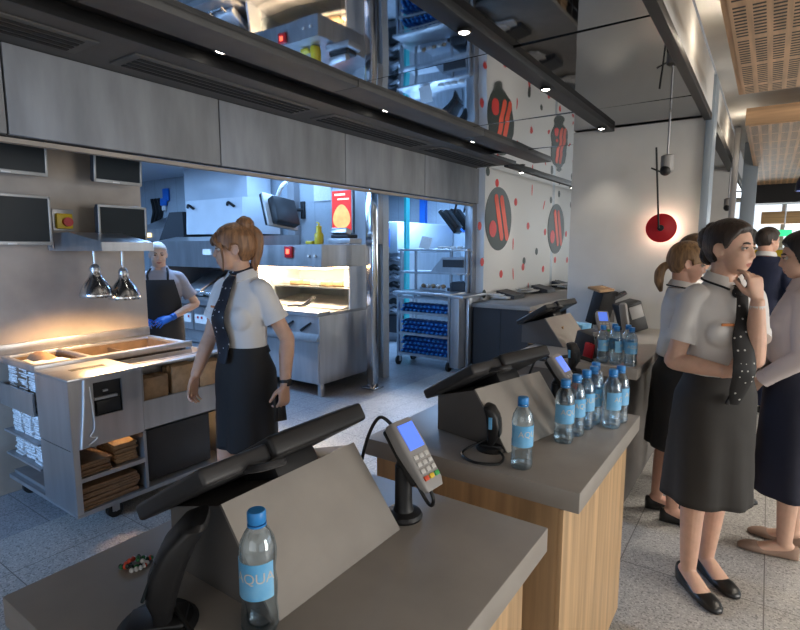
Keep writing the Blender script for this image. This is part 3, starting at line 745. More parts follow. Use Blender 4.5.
# ================================================================== the bagging counter on castors
TX, TY0, TY1, TZ = -2.97, 1.22, 2.225, .865
tc_ = thing('bagging_counter', 'stainless steel bagging counter on castors below the wall monitors', 'counter', (-3.4, 1.7, 0))
S, SD = M['steel'], M['steeldull']
q = MB(); q.bx(TX-.40, TX, TY0, TY0+.012, .125, .478); q.bx(TX-.40, TX, TY0-.002, TY0+.012, .484, TZ-.004); q.bx(TX-.02, TX+.004, TY0-.002, TY0+.03, .125, TZ-.004); q.build('end_panel', S, tc_)
# front plate with a rounded cut-out for the printer
def plate_hole(mb, x, y0, y1, z0, z1, hy0, hy1, hz0, hz1, th):
    mb.bx(x-th, x, y0, hy0, z0, z1); mb.bx(x-th, x, hy1, y1, z0, z1); mb.bx(x-th, x, hy0, hy1, hz1, z1); mb.bx(x-th, x, hy0, hy1, z0, hz0)
q = MB(); plate_hole(q, TX, TY0+.012, 1.615, .484, TZ-.004, 1.345, 1.50, .645, .835, .012); q.build('front_plate', S, tc_)
q = MB(); q.bx(TX-.30, TX-.02, 1.33, 1.51, .62, .85); q.bx(TX-.02, TX-.004, 1.36, 1.49, .655, .728, bev=.006); q.build('receipt_printer', M['plastic'], tc_)
q = MB(); q.bx(TX-.03, TX-.002, 1.35, 1.475, .735, .75); q.bx(TX-.02, TX-.003, 1.40, 1.425, .775, .785); q.build('printer_lid', M['steeldull'], tc_)
q = MB(); q.bx(TX-.40, TX+.004, TY0-.004, 1.62, TZ-.004, TZ+.012, bev=.004); q.build('top_plate', S, tc_)
q = MB(); q.bx(TX-.25, TX-.20, 1.33, 1.52, TZ+.0118, TZ+.0135); q.build('top_slot', M['ventdark'], tc_)
# bag pocket to the right: lip, back, divider plates, lower front plate
q = MB(); q.box((TX-.055, 1.92, .868), (.17, .63, .014), rot=(0, R(-7), 0), bev=.004); q.bx(TX-.15, TX-.135, 1.62, TY1, .50, .87); q.build('pocket_lip', S, tc_)
q = MB(); q.bx(TX-.012, TX, 1.617, TY1, .484, .665); q.bx(TX-.16, TX, 1.617, TY1, .484, .494); q.build('pocket_front', S, tc_)
for y in (1.617, 1.81, 2.0, TY1-.012):
    q = MB(); q.bx(TX-.15, TX-.002, y, y+.010, .494, .665 if 1.7 < y < 2.1 else .86); q.build('pocket_divider', SD, tc_)
# carcass
q = MB(); q.bx(XW+.005, TX, TY0, TY1, .105, .13); q.bx(XW+.005, -3.36, TY0+.03, TY1, .13, .15); q.build('base_tray', SD, tc_)
q = MB(); q.bx(-3.38, -3.365, TY0+.012, TY1, .13, TZ-.02); q.bx(TX-.40, TX-.01, 1.612, 1.630, .13, .484); q.bx(TX-.40, TX-.002, TY1-.012, TY1, .13, .86); q.bx(TX-.03, TX, TY1-.02, TY1+.004, .125, .86); q.build('inner_panels', SD, tc_)
q = MB(); q.bx(TX-.39, TX-.005, TY0+.012, 1.612, .30, .315); q.bx(TX-.012, TX-.002, TY0+.012, 1.612, .296, .32); q.build('shelf', S, tc_)
q = MB(); q.bx(TX-.34, TX-.06, 1.66, 2.10, .135, .47, bev=.01); q.build('waste_bin_drawer', M['cabdark'], tc_)
# tray bay to the wall: rim, three sunk trays
q = MB()
for x0, x1, y0, y1 in ((-3.89, -3.84, TY0, 2.2), (-3.42, -3.37, TY0, 2.225), (-3.84, -3.42, TY0, TY0+.03), (-3.84, -3.42, 1.53, 1.56), (-3.84, -3.42, 2.16, 2.2)): q.bx(x0, x1, y0, y1, .86, .90, bev=.004)
q.bx(-3.895, -3.875, TY0, 2.2, .90, .965, bev=.003); q.build('bay_rim', S, tc_)
q = MB()
for y0, y1 in ((TY0+.03, 1.53), (1.56, 2.16)):
    q.bx(-3.84, -3.42, y0, y1, .70, .71); q.bx(-3.84, -3.83, y0, y1, .71, .88); q.bx(-3.43, -3.42, y0, y1, .71, .88); q.bx(-3.83, -3.43, y0, y0+.01, .71, .88); q.bx(-3.83, -3.43, y1-.01, y1, .71, .88)
q.bx(-3.83, -3.43, 1.85, 1.862, .71, .86); q.bx(-3.829, -3.431, 1.75, 2.14, .711, .716)
q.build('sunk_tray', mat('browned steel tray', (.16, .11, .075), .5, .3, noise_amt=.4, noise_scale=9), tc_)
# end shelves facing the aisle end
q = MB(); q.bx(-3.89, -3.40, TY0-.012, TY0, .60, .735); q.bx(-3.89, -3.40, TY0, TY0+.30, .60, .612); q.build('end_shelf_front', S, tc_)
for z in (.42, .27): q = MB(); q.bx(-3.89, -3.40, TY0-.004, TY0+.30, z, z+.012); q.build('end_shelf', SD, tc_)
q = MB(); q.tube([(TX+.003, 1.30, .86), (TX+.008, 1.285, .70), (TX+.006, 1.262, .49)], .006, n=8); q.build('hanging_cord', M['paper'], tc_)
q = MB(); q.tube([(TX+.003, 1.325, .82), (TX+.008, 1.335, .60), (TX+.01, 1.31, .55), (TX+.008, 1.345, .53), (TX+.006, 1.30, .50)], .004, n=8); q.build('hanging_string', M['paper'], tc_)
for x, y in ((TX-.08, 1.45), (TX-.08, 2.12), (-3.8, 1.30), (-3.8, 2.12)):
    q = MB(); q.cyl((x-.014, y, .045), (x+.014, y, .045), .045, n=22); c = q.build('castor', M['rubber'], tc_)
    q = MB(); q.bx(x-.024, x-.017, y-.02, y+.02, .04, .106); q.bx(x+.017, x+.024, y-.02, y+.02, .04, .106); q.cyl((x-.025, y, .045), (x+.025, y, .045), .008, n=10); q.build('castor_fork', M['steeldull'], c)
# bundles of paper bags on the counter: folded stacks
def bundle(lab, c, size, n, m, grp, rz=0, wav=.006, nm='paper_bag_bundle', band=None):
    t = thing(nm, lab, 'paper bags', c, rz, grp); q = MB(); r = random.Random(hash_(lab)); x, y, z = size
    for i in range(n):
        zz = z*(i+.5)/n
        q.box((r.uniform(-wav, wav), r.uniform(-wav, wav)*.8, zz), (x*r.uniform(.95, 1), y*r.uniform(.95, 1), z/n*.94), rot=(r.uniform(-.02, .02), r.uniform(-.02, .02), r.uniform(-.03, .03)), bev=min(.003, z/n*.3), seg=1)
    q.build('folded_bags', m, t, local=True)
    if band is not None:
        q = MB(); q.bx(-.012, .012, -y/2-.006, y/2+.006, -.0005, z+.006, bev=.002); q.build('paper_band', band, t, local=True)
    return t
def hash_(s):
    h = 0
    for ch in s: h = (h*131+ord(ch)) % 1000003
    return h
NP = M['newspaper']
gp = 'white paper bag bundles on the end shelves'
for i, (x, w, z, h, rz, lb) in enumerate(((-3.475, .125, .613, .285, .04, 'tall white paper bag bundle in the top end tray, next to the steel end panel'),
                                  (-3.62, .12, .613, .275, -.05, 'tall white paper bag bundle in the top end tray, second from the steel end panel'),
                                  (-3.77, .12, .613, .25, .05, 'tall white paper bag bundle in the top end tray, against the plaster wall'),
                                  (-3.475, .12, .433, .15, .03, 'white paper bag bundle on the middle end shelf, next to the steel end panel'),
                                  (-3.62, .115, .433, .145, -.03, 'white paper bag bundle on the middle end shelf, second from the end panel'),
                                  (-3.77, .115, .433, .14, .03, 'white paper bag bundle on the middle end shelf, deepest into the wall corner'),
                                  (-3.475, .12, .283, .12, -.09, 'loose white paper bag bundle on the lower end shelf, next to the end panel'),
                                  (-3.62, .115, .283, .12, .08, 'loose white paper bag bundle on the lower end shelf, second from the end panel'),
                                  (-3.77, .115, .283, .11, -.05, 'loose white paper bag bundle on the lower end shelf, deepest into the wall corner'))):
    bundle(lb, (x, TY0+.125, z), (w, .20, h), int(h/.013), NP, gp, rz, .010 if z < .3 else .005)
# brown bags in the pocket
def bag(lab, y, w, h, z, tilt):
    t = thing('brown_bag_stack', lab, 'paper bags', (TX-.075, y, z), 0, 'brown paper bags in the counter pocket'); q = MB()
    for i in range(7): q.box((-.048+i*.0155, (i % 3-1)*.003, h/2+(i % 2)*.004), (.0145, w*(1-.01*(i % 2)), h), rot=(0, R(tilt), 0), bev=.004)
    q.build('folded_bags', M['kraft'], t, local=True); return t
bag('left brown paper bag stack in the counter pocket, beside the printer plate', 1.715, .165, .30, .495, 3)
bag('middle brown paper bag stack in the counter pocket, the tallest block', 1.907, .165, .335, .495, 1)
bag('right brown paper bag stack in the counter pocket, behind the walking woman\'s hand', 2.105, .165, .325, .495, 2)
for lb, c, sz, n, rz in (('brown tray stack lying on the upper shelf of the counter, left pile', (TX-.16, 1.34, .316), (.26, .17, .075), 6, .03), ('taller brown bag stack on the upper shelf of the counter, right pile', (TX-.17, 1.53, .316), (.24, .13, .115), 8, -.04),
                         ('wide stack of brown trays on the bottom shelf of the counter', (TX-.17, 1.41, .131), (.30, .34, .12), 8, .02)):
    bundle(lb, c, sz, n, M['kraftdark'] if 'tray' in lb else M['kraft'], 'brown stacks on the counter shelves', rz, .008, 'brown_paper_stack')
q = MB(); r_ = random.Random(5)
q.tube([(-3.80, 1.36, .80), (-3.70, 1.37, .85), (-3.55, 1.36, .84), (-3.47, 1.35, .79)], [.05, .075, .075, .05], n=14); solo('dark_paper_roll', q, M['kraftdark'], 'dark crumpled paper bag lying in the left sunk tray', 'paper bag', base=(-3.64, 1.36, .71))
# ================================================================== kitchen behind the wall
def rectY(r, Y):
    x0, y0, x1, y1 = r; a = aty(x0, (y0+y1)/2, Y).x; b = aty(x1, (y0+y1)/2, Y).x; c = (x0+x1)/2
    return a, b, aty(c, y1, Y).z, aty(c, y0, Y).z
# tall white extractor
x0, x1, z0, z1 = rectY((187, 165, 250, 200), 4.6)
t = thing('extractor_hood', 'tall white extractor hood casing with two dark handles on its lower flap', 'hood', ((x0+x1)/2, 4.7, 1.68))
q = MB(); q.bx(x0, x1, 4.55, 4.95, 2.1, 2.66, bev=.01); q.build('duct_casing', M['kwhite'], t)
a0, a1, b0, b1 = rectY((187, 199, 243, 234), 4.3)
q = MB(); q.prism([(a0, 4.28, b0), (a0, 4.30, b1), (a0, 4.9, b1+.05), (a0, 4.9, b0)], (a1-a0, 0, 0)); q.build('flap', M['kwhite'], t)
for fx in (.12, .84):
    x = a0+(a1-a0)*fx; q = MB(); q.tube([(x-.07, 4.27, b1-.09), (x-.02, 4.25, b1-.06), (x+.06, 4.27, b1-.11)], .017, n=8); q.build('handle', M['plastic'], t)
# oven box left of it
a0, a1, b0, b1 = rectY((150, 213, 187, 241), 4.5)
t = thing('oven', 'boxy dark-sided kitchen oven with sloping pale top, left of the white hood', 'oven', ((a0+a1)/2, 4.7, b0))
q = MB(); q.prism([(a0-.3, 4.45, b0), (a0-.3, 4.45, b0+.18), (a0-.3, 4.995, b1), (a0-.3, 4.995, b0)], (a1-a0-.2, 0, 0)); q.build('casing', M['steel'], t)
q = MB(); q.prism([(a0+.32, 4.44, b0), (a1, 4.44, b0), (a1, 4.44, b1), (a0+.62, 4.44, b1)], (0, .5, 0)); q.build('side_panel', M['cabdark'], t)
q = MB(); q.bx(a0-.28, a0+.5, 4.62, 4.98, 0, b0); q.build('stand', M['steeldull'], t)
q = MB(); q.bx(a0-.1, a0+.1, 4.435, 4.45, b0+.06, b0+.12); q.build('indicator', M['emit_yel'], t)
# blue brush on the wall
c = aty(167, 198, 4.98); t = thing('hand_brush', 'blue hand brush hanging on the tiled kitchen wall', 'brush', (c.x, 4.99, c.z-.14))
q = MB(); q.box((c.x, 4.965, c.z+.05), (.15, .05, .2), bev=.02); q.build('head', M['blue'], t)
q = MB(); q.box((c.x-.08, 4.965, c.z-.06), (.16, .04, .12), bev=.015); q.build('bristle_block', M['blue'], t)
q = MB(); q.bx(c.x-.12, c.x-.04, 4.95, 4.99, c.z-.2, c.z-.12, bev=.01); q.build('hook', M['paper'], t)
# black hanging tools on the wall edge
c = aty(148, 200, 4.9); 
t = thing('cable_bundle', 'black cable bundle hanging beside the end of the plaster wall', 'cables', (c.x, 4.93, 1.7))
q = MB()
for k in range(3): q.tube([(c.x+.1*k, 4.97, 2.35), (c.x+.1*k+.06, 4.96, 2.15), (c.x+.1*k-.03, 4.97, 1.95), (c.x+.1*k+.03, 4.97, 1.72)], .03, n=8)
q.build('cables', M['wire'], t)
# clamshell grill
a0, a1, b0, b1 = rectY((160, 236, 242, 272), 4.0); a1 = -5.14
t = thing('clamshell_grill', 'long stainless clamshell grill with raised hood along the kitchen back wall', 'grill', ((a0+a1)/2, 4.4, 0))
q = MB(); q.prism([(a0, 3.98, b0+.06), (a0, 3.96, b1-.06), (a0, 4.25, b1), (a0, 4.95, b1+.02), (a0, 4.95, b0+.10)], (a1-a0+.1, 0, 0)); q.build('canopy', M['steel'], t)
q = MB(); q.bx(a0, a1+.1, 4.80, 4.9, .9, b0+.12); q.bx(a0-.02, a0+.02, 4.1, 4.9, .9, b0+.12); q.build('back_panel', M['steeldull'], t)
q = MB(); q.bx(a0+.3, a1+.1, 3.92, 4.85, .86, .93, bev=.008); q.build('cook_surface', M['steel'], t)
q = MB(); q.bx(a0+.3, a1+.1, 3.98, 4.85, .12, .86); q.build('base_cabinet', M['steeldull'], t)
for i in range(3):
    x = a0+.36+i*.395; q = MB(); q.bx(x, x+.37, 3.955, 3.982, .53, .83, bev=.006); d = q.build('front_door', M['steel'], t)
    q = MB(); q.bx(x+.03, x+.34, 3.948, 3.957, .62, .73); q.build('notice_plate', M['paper'], d)
    q = MB()
    for kx in (.08, .16, .28): q.bx(x+kx, x+kx+.03, 3.944, 3.95, .68, .71)
    q.build('indicator_marks', M['red'], d)
q = MB(); q.bx(a0+.3, a1+.1, 3.93, 3.98, .38, .40); q.bx(a0+.35, a1+.05, 3.95, 3.98, .22, .36); q.build('drip_tray', M['steel'], t)
for i in range(3):
    x = a0+.55+i*.42; q = MB(); q.box((x, 4.32, 1.10), (.36, .5, .09), rot=(R(28), 0, 0), bev=.012); d = q.build('grill_lid', M['steel'], t)
    q = MB(); q.tube([(x-.12, 4.05, 1.02), (x-.12, 4.0, 1.0), (x+.12, 4.0, 1.0), (x+.12, 4.05, 1.02)], .012, n=8, smooth=False); q.build('lid_handle', M['chrome'], d)
q = MB(); q.bx(a0+.5, a1, 4.6, 4.8, .95, 1.16, bev=.01)
for i in range(6): q.cyl((a0+.62+i*.18, 4.6, 1.06), (a0+.62+i*.18, 4.57, 1.06), .03, n=12)
q.build('control_box', M['steel'], t)
q = MB(); c = aty(206, 252, 3.96); q.bx(c.x-.06, c.x+.10, 3.955, 3.968, c.z-.035, c.z+.035); q.build('data_plate', M['paper'], t)
# ================================================================== heated food bin
WX = -3.74
t = thing('heated_food_bin', 'stainless heated food bin with glowing bay, beside the polished column', 'food warmer', (-4.4, 4.4, 0))
q = MB(); q.bx(-5.00, WX, 3.93, 4.93, .14, .86, bev=.006); q.build('base_cabinet', M['steel'], t)
for i in range(3):
    q = MB(); q.bx(-4.98+i*.415, -4.58+i*.415, 3.915, 3.932, .16, .58, bev=.004); q.build('door', M['steel'], t)
q = MB(); q.bx(-5.00, WX, 3.90, 4.10, .86, .905, bev=.006); q.prism([(-5.00, 3.90, .60), (-5.00, 3.90, .62), (-5.00, 4.0, .80), (-5.00, 4.0, .60)], (1.25, 0, 0)); q.build('work_ledge', M['steel'], t)
q = MB(); q.bx(-5.00, WX, 4.10, 4.93, .86, .89); q.build('bay_floor', M['steel'], t)
q = MB(); q.bx(WX-.02, WX, 4.42, 4.93, .89, 1.36); q.bx(-5.00, WX, 4.88, 4.93, .89, 1.36); q.bx(-5.00, -4.97, 4.2, 4.93, .89, 1.36); q.build('bay_walls', M['kwhite'], t)
q = MB(); q.prism([(-5.00, 3.98, 1.36), (-5.00, 4.0, 1.59), (-5.00, 4.93, 1.60), (-5.00, 4.93, 1.36)], (1.25, 0, 0)); q.prism([(WX-.28, 3.972, 1.362), (WX-.22, 3.985, 1.592), (WX+.003, 3.985, 1.592), (WX+.003, 3.972, 1.362)], (0, .3, 0)); q.build('top_console', M['steel'], t)
for i in range(2):
    q = MB(); q.cyl((WX-.17+i*.09, 3.97, 1.48), (WX-.17+i*.09, 3.955, 1.48), .014, n=14); q.build('knob', M['paper'], t)
q = MB(); c = aty(288, 252, 3.97); q.bx(c.x-.055, c.x+.055, 3.966, 3.99, c.z-.06, c.z+.06, bev=.004); d = q.build('timer', M['red'], t)
q = MB(); q.bx(c.x-.025, c.x+.02, 3.962, 3.968, c.z-.02, c.z+.03); q.build('digits', M['emit_red'], d)
q = MB(); q.bx(-4.96, WX-.05, 4.08, 4.20, 1.335, 1.358); q.bx(-4.96, WX-.05, 4.5, 4.62, 1.335, 1.358); q.build('heat_strip', M['emit_warm'], t)
q = MB(); q.bx(-4.96, WX-.05, 4.45, 4.86, 1.10, 1.115); q.prism([(-4.96, 4.3, .90), (-4.96, 4.86, .98), (-4.96, 4.86, .90)], (1.18, 0, 0)); q.build('bay_shelf', M['steel'], t)
q = MB(); q.bx(-4.96, WX-.03, 4.36, 4.366, 1.0, 1.34); q.build('glass_guard', M['glass'], t)
for x in (-5.15, WX-.06, WX-.06, -5.15):
    pass
for x, y in ((WX-.05, 3.99), (WX-.05, 4.86), (-4.95, 3.99), (-4.95, 4.86)):
    q = MB(); q.bx(x-.025, x+.025, y-.025, y+.025, 0, .14, bev=.003); q.build('leg', M['steel'], t)
area('bin glow', (-4.38, 4.40, 1.32), (1.1, .35), 150, (1, .75, .48))
for i, (x, y, lb) in enumerate(((-4.30, 4.12, 'black tongs lying at the glowing bay opening, left pair'), (-4.18, 4.16, 'black tongs leaning in the glowing bay, upright pair'))):
    q = MB(); q.tube([(x-.10, y, .915), (x, y+.02, .93+.02*i), (x+.09, y+.05, .93+.10*i)], [.012, .014, .008], n=8); q.tube([(x-.10, y+.02, .915), (x+.01, y+.05, .925+.02*i), (x+.10, y+.08, .925+.10*i)], [.012, .014, .008], n=8)
    solo('tongs', q, M['plastic'], lb, 'tongs', base=(x, y, .905))
for i in range(4):
    x = -4.72+i*.26; q = MB(); q.tube([(x-.05, 3.915, .70), (x+.02, 3.91, .745), (x+.09, 3.92, .79)], [.016, .013, .010], n=8)
    solo('serving_scoop', q, M['plastic'], ('black scoop in the slanted holder, %s' % ['leftmost behind the woman', 'second along from the woman', 'third along from the woman', 'nearest the steel end panel'][i]), 'scoop', 'scoops in the food bin holder', base=(x, 3.92, .70))
for i in range(7):
    x = -4.86+i*.165; q = MB(); r1 = random.Random(i); q.box((x, 4.58+r1.uniform(-.03, .03), 1.147+.0), (.14, .12, .062), rot=(0, 0, r1.uniform(-.3, .3)), bev=.02, seg=3)
    solo('food_box', q, M['kraft'] if i % 3 else M['paper'], 'small wrapped food portion on the bay shelf, %s' % ['far left', 'second from left', 'third from left', 'middle one', 'third from right', 'second from right', 'far right by the end wall'][i], 'food box', 'wrapped portions in the heated bay', base=(x, 4.58, 1.115))
# things standing on the bin
c = aty(319, 236, 4.2); t = thing('sauce_bottle', 'yellow pump sauce bottle standing on the food bin', 'bottle', (c.x, 4.2, 1.60))
q = MB(); q.lathe([(.045, 0), (.05, .02), (.05, .10), (.03, .13), (.03, .19), (.012, .2)], (c.x, 4.2, 1.60), 18); q.build('body', M['yellow'], t)
q = MB(); q.tube([(c.x, 4.2, 1.795), (c.x, 4.2, 1.82), (c.x-.03, 4.2, 1.83)], .010, n=8); q.build('pump', M['yellow'], t)
q = MB(); q.box((c.x-.13, 4.2, 1.618), (.10, .06, .034), bev=.01); solo('sauce_packet', q, M['yellow'], 'flat yellow packet lying beside the sauce bottle', 'packet', base=(c.x-.13, 4.2, 1.60))
c = aty(345, 238, 4.3); t = thing('label_printer', 'dark-topped small label printer on the right end of the food bin', 'printer', (c.x, 4.3, 1.60))
q = MB(); q.bx(c.x-.15, c.x+.15, 4.2, 4.4, 1.602, 1.66, bev=.01); q.build('base', M['steeldull'], t)
q = MB(); q.bx(c.x-.13, c.x+.11, 4.22, 4.38, 1.66, 1.70, bev=.01); q.build('lid', M['plastic'], t)
q = MB(); q.box((c.x-.02, 4.26, 1.73), (.22, .08, .06), rot=(R(-20), 0, 0), bev=.008); q.build('display', M['steel'], t)
# menu light box
a0, a1, b0, b1 = rectY((335, 191, 354, 231), 4.98)
t = thing('poster_lightbox', 'lit red poster box showing a golden snack on the tiled wall', 'poster', ((a0+a1)/2, 4.99, b0))
q = MB(); q.bx(a0-.02, a1+.02, 4.93, 5.0, b0-.02, b1+.02, bev=.004); q.build('case', M['framegrey'], t)
M['post_red'] = mat('lit red print', (.6, .04, .03), .4, emit=(.8, .03, .02), es=.8); M['post_gold'] = mat('lit golden print', (.8, .45, .15), .4, emit=(.95, .50, .16), es=.9, noise_amt=.4, noise_scale=9)
M['post_pale'] = mat('lit pale print', (.9, .8, .6), .4, emit=(1, .85, .6), es=.9)
q = MB(); q.bx(a0, a1, 4.925, 4.931, b0, b1); d = q.build('poster', M['post_red'], t)
q = MB(); w, h = a1-a0, b1-b0
pts = [V((a0+w*(.5+.44*math.cos(2*pi*i/40)*(1-.25*math.sin(2*pi*i/40))), 4.9245, b0+h*(.36+.30*math.sin(2*pi*i/40)))) for i in range(40)]
q.prism(pts, (0, .002, 0)); q.build('picture', M['post_gold'], d)
q = MB(); q.bx(a0+w*.15, a0+w*.7, 4.9235, 4.926, b0+h*.88, b0+h*.93); q.bx(a0+w*.3, a0+w*.9, 4.9235, 4.926, b0+h*.77, b0+h*.81); q.build('headline', M['post_pale'], d)
# tilted monitor on an arm
c = aty(281, 212, 4.4); t = thing('arm_monitor', 'small monitor tilted on a wall arm, with a white hose above it', 'monitor', (c.x, 4.5, 1.7))
rot = Euler((R(-8), R(-24), R(0))).to_matrix().to_4x4()
q = MB(); q.box(c+V((-.06, 0, 0)), (.05, .42, .40), rot=rot, bev=.01); q.build('screen', M['screenoff'], t)
q = MB(); q.box(c+V((-.02, 0, 0)), (.03, .44, .42), rot=rot, bev=.006); q.build('frame', M['framegrey'], t)
q = MB(); q.box(c+V((.05, 0, 0)), (.11, .34, .33), rot=rot, bev=.02); q.build('back_housing', M['plastic'], t)
q = MB(); e = aty(301, 210, 4.95); q.tube([c+V((.1, 0, 0)), (e.x-.16, 4.6, e.z-.02), (e.x-.06, 4.8, e.z), (e.x, 4.97, e.z)], .022, n=8); q.box((e.x, 4.985, e.z), (.07, .03, .22), bev=.006); q.build('arm', M['plastic'], t)
c2 = aty(288, 180, 4.6); q = MB(); q.tube([c+V((-.06, 0, .17)), c+V((-.03, .05, .30)), (c2.x, 4.6, c2.z), (c2.x+.05, 4.7, 2.62)], .025, n=10); solo('hose', q, M['pipe'], 'white curved hose rising from the tilted monitor', 'hose', base=tuple(c))
# paper notice on the tile wall, tall grey cabinet by the column
c = aty(323, 191, 4.985); q = MB(); q.bx(c.x-.16, c.x+.13, 4.985, 4.998, c.z-.12, c.z+.15); solo('wall_notice', q, M['paper'], 'pale square notice pinned on the tiled wall left of the poster', 'notice', base=(c.x, 4.99, c.z))
a0, a1, b0, b1 = rectY((357, 190, 379, 245), 4.94)
mb = MB(); mb.bx(a0, a1+.02, 4.90, 5.0, 1.6, 2.6, bev=.004); struct('trim_16', mb, M['steeldull'])
mb = MB(); x = aty(295, 210, 4.98).x; mb.bx(x-.05, x+.07, 4.90, 5.0, 1.3, 2.64); struct('trim_17', mb, M['steeldull'])
# second kitchen bay
a0, a1, b0, b1 = rectY((381, 222, 401, 253), 7.2)
t = thing('dispenser', 'white wall dispenser with dark window, right of the polished column', 'dispenser', ((a0+a1)/2, 7.2, b0))
q = MB(); q.bx(a0, a1, 7.1, 8.95, b0, b1, bev=.02); q.build('casing', M['kwhite'], t)
q = MB(); w = a1-a0; q.bx(a0+w*.35, a0+w*.62, 7.08, 7.11, b0+.10, b0+.40); q.build('window', M['blue'], t)
a0, a1, b0, b1 = rectY((381, 253, 404, 330), 7.0)
t = thing('drink_machine', 'tall steel drinks machine with dark nozzles below the white dispenser', 'machine', ((a0+a1)/2, 7.2, 0))
q = MB(); q.bx(a0, a1, 7.15, 8.9, 0, b1, bev=.01); q.build('casing', M['steel'], t)
for i in range(7):
    z = .52+i*.14; q = MB(); q.tube([(a0+.1, 7.14, z), (a0+.2, 7.08, z+.03), (a0+.31, 7.10, z-.01)], .045, n=8); q.build('nozzle', M['plastic'] if i % 2 else M['chrome'], t)
q = MB(); q.bx(a0+.05, a1-.1, 7.08, 7.15, .15, .45, bev=.02); q.build('lower_door', M['cabdark'], t)
M['tealglass'] = mat('teal glass edge', (.05, .55, .60), .1, emit=(.02, .3, .33), es=.15)
x = aty(405, 220, 6.6).x; mb = MB(); mb.bx(x-.018, x+.018, 6.6, 6.70, 0, 2.65); solo('glass_screen', mb, M['tealglass'], 'teal-edged glass screen standing between the kitchen bays', 'screen', base=(x, 7.5, 1.0))
x = aty(422, 210, 8.9).x; mb = MB(); mb.bx(x-.06, x+.06, 8.9, 9.0, 1.9, 2.66); mb.bx(-6.5, -3.1, 8.96, 9.0, 1.86, 1.92); struct('trim_18', mb, M['blue'])
a0, a1, b0, b1 = rectY((408, 229, 421, 245), 8.5); q = MB(); q.bx(a0, a1, 8.4, 8.95, b0-.2, b1, bev=.01); solo('wall_box', q, M['steeldull'], 'grey box on the far kitchen wall above the rack shelves', 'box', base=((a0+a1)/2, 8.7, b0-.2))
# shelf unit above the rack
SY = 6.18
a0, a1 = aty(399, 250, SY).x, -3.23
t = thing('shelf_unit', 'open steel shelf unit standing over the bottle rack', 'shelves', ((a0+a1)/2, SY+.2, .98))
def zy(y, Y=SY): return aty(430, y, Y).z
for nm, y in (('top_shelf', 249), ('middle_shelf', 272), ('worktop', 297)):
    z = zy(y); q = MB(); q.bx(a0-.02, a1, SY, SY+.45, z-.028, z, bev=.004); q.build(nm, M['steel'], t)
ztop = zy(249)
for x in (a0, a0+.25, a1-.27, a1-.03):
    q = MB(); q.bx(x, x+.03, SY+.02, SY+.05, 0, ztop-.03); q.build('post', M['steeldull'], t)
zm, zw = zy(272), zy(297)
t = thing('toaster', 'wide steel toaster with sloping dark front on the middle shelf', 'toaster', (-3.55, SY+.2, zm))
q = MB(); q.prism([(-3.80, SY+.02, zm+.002), (-3.62, SY+.02, zm+.20), (-3.27, SY+.02, zm+.20), (-3.27, SY+.02, zm+.002)], (0, .38, 0)); q.build('casing', M['steel'], t)
q = MB(); q.bx(-3.60, -3.29, SY+.005, SY+.02, zm+.07, zm+.17); q.build('slot', M['cabdark'], t)
t = thing('fryer_basket_box', 'low steel box with pale lids on the rack worktop', 'box', (-3.75, SY+.2, zw))
q = MB(); q.bx(-4.0, -3.56, SY+.05, SY+.4, zw+.001, zw+.13, bev=.01); q.build('casing', M['steel'], t)
for i in range(5): q = MB(); q.ball((-3.93+i*.08, SY+.05, zw+.15), (.035, .035, .03), 10); q.build('lid', M['paper'] if i % 2 else M['kraft'], t)
q = MB(); q.bx(-3.50, -3.27, SY+.02, SY+.4, zw+.001, zw+.215, bev=.01); solo('dark_cabinet', q, M['cabdark'], 'dark square cabinet on the right of the rack worktop', 'cabinet', base=(-3.38, SY+.2, zw))
q = MB(); c = aty(425, 240, SY+.1); q.box((c.x, SY+.12, ztop+.085), (.17, .012, .17), rot=(R(-14), R(10), 0)); solo('receipt_slip', q, M['paper'], 'white receipt slip standing on the top shelf of the rack', 'paper', base=(c.x, SY+.12, ztop))
for i in range(5):
    q = MB(); x = -3.72+i*.1; q.box((x, SY+.15, ztop+.02), (.075, .06, .038), rot=(0, 0, .2*i), bev=.008); solo('ticket_pad', q, M['paper'], 'small white ticket pad on the top rack shelf, %s' % ['leftmost in the row', 'second in the row', 'middle of the row', 'fourth in the row', 'rightmost in the row'][i], 'pad', 'ticket pads on the top shelf', base=(x, SY+.15, ztop))
for i, (pp, lb) in enumerate((((450, 222), 'black slanted screen hanging above the rack, front one'), ((460, 220), 'black slanted screen hanging above the rack, rear one'))):
    c = aty(*pp, 6.15+.55*i); t = thing('hanging_screen', lb, 'screen', (c.x, 6.3, c.z)); rot = Euler((R(0), R(-38), R(15))).to_matrix().to_4x4()
    q = MB(); q.box(c, (.05, .30, .36), rot=rot, bev=.008); q.build('panel', M['screenoff'], t); q = MB(); q.box(c+V((.04, 0, .03)), (.06, .26, .28), rot=rot, bev=.01); q.build('back_housing', M['plastic'], t)
    q = MB(); q.tube([c+V((.06, 0, .1)), c+V((.10, 0, .3)), (c.x+.10, c.y, 2.64)], .015, n=8); q.build('hanger', M['plastic'], t)
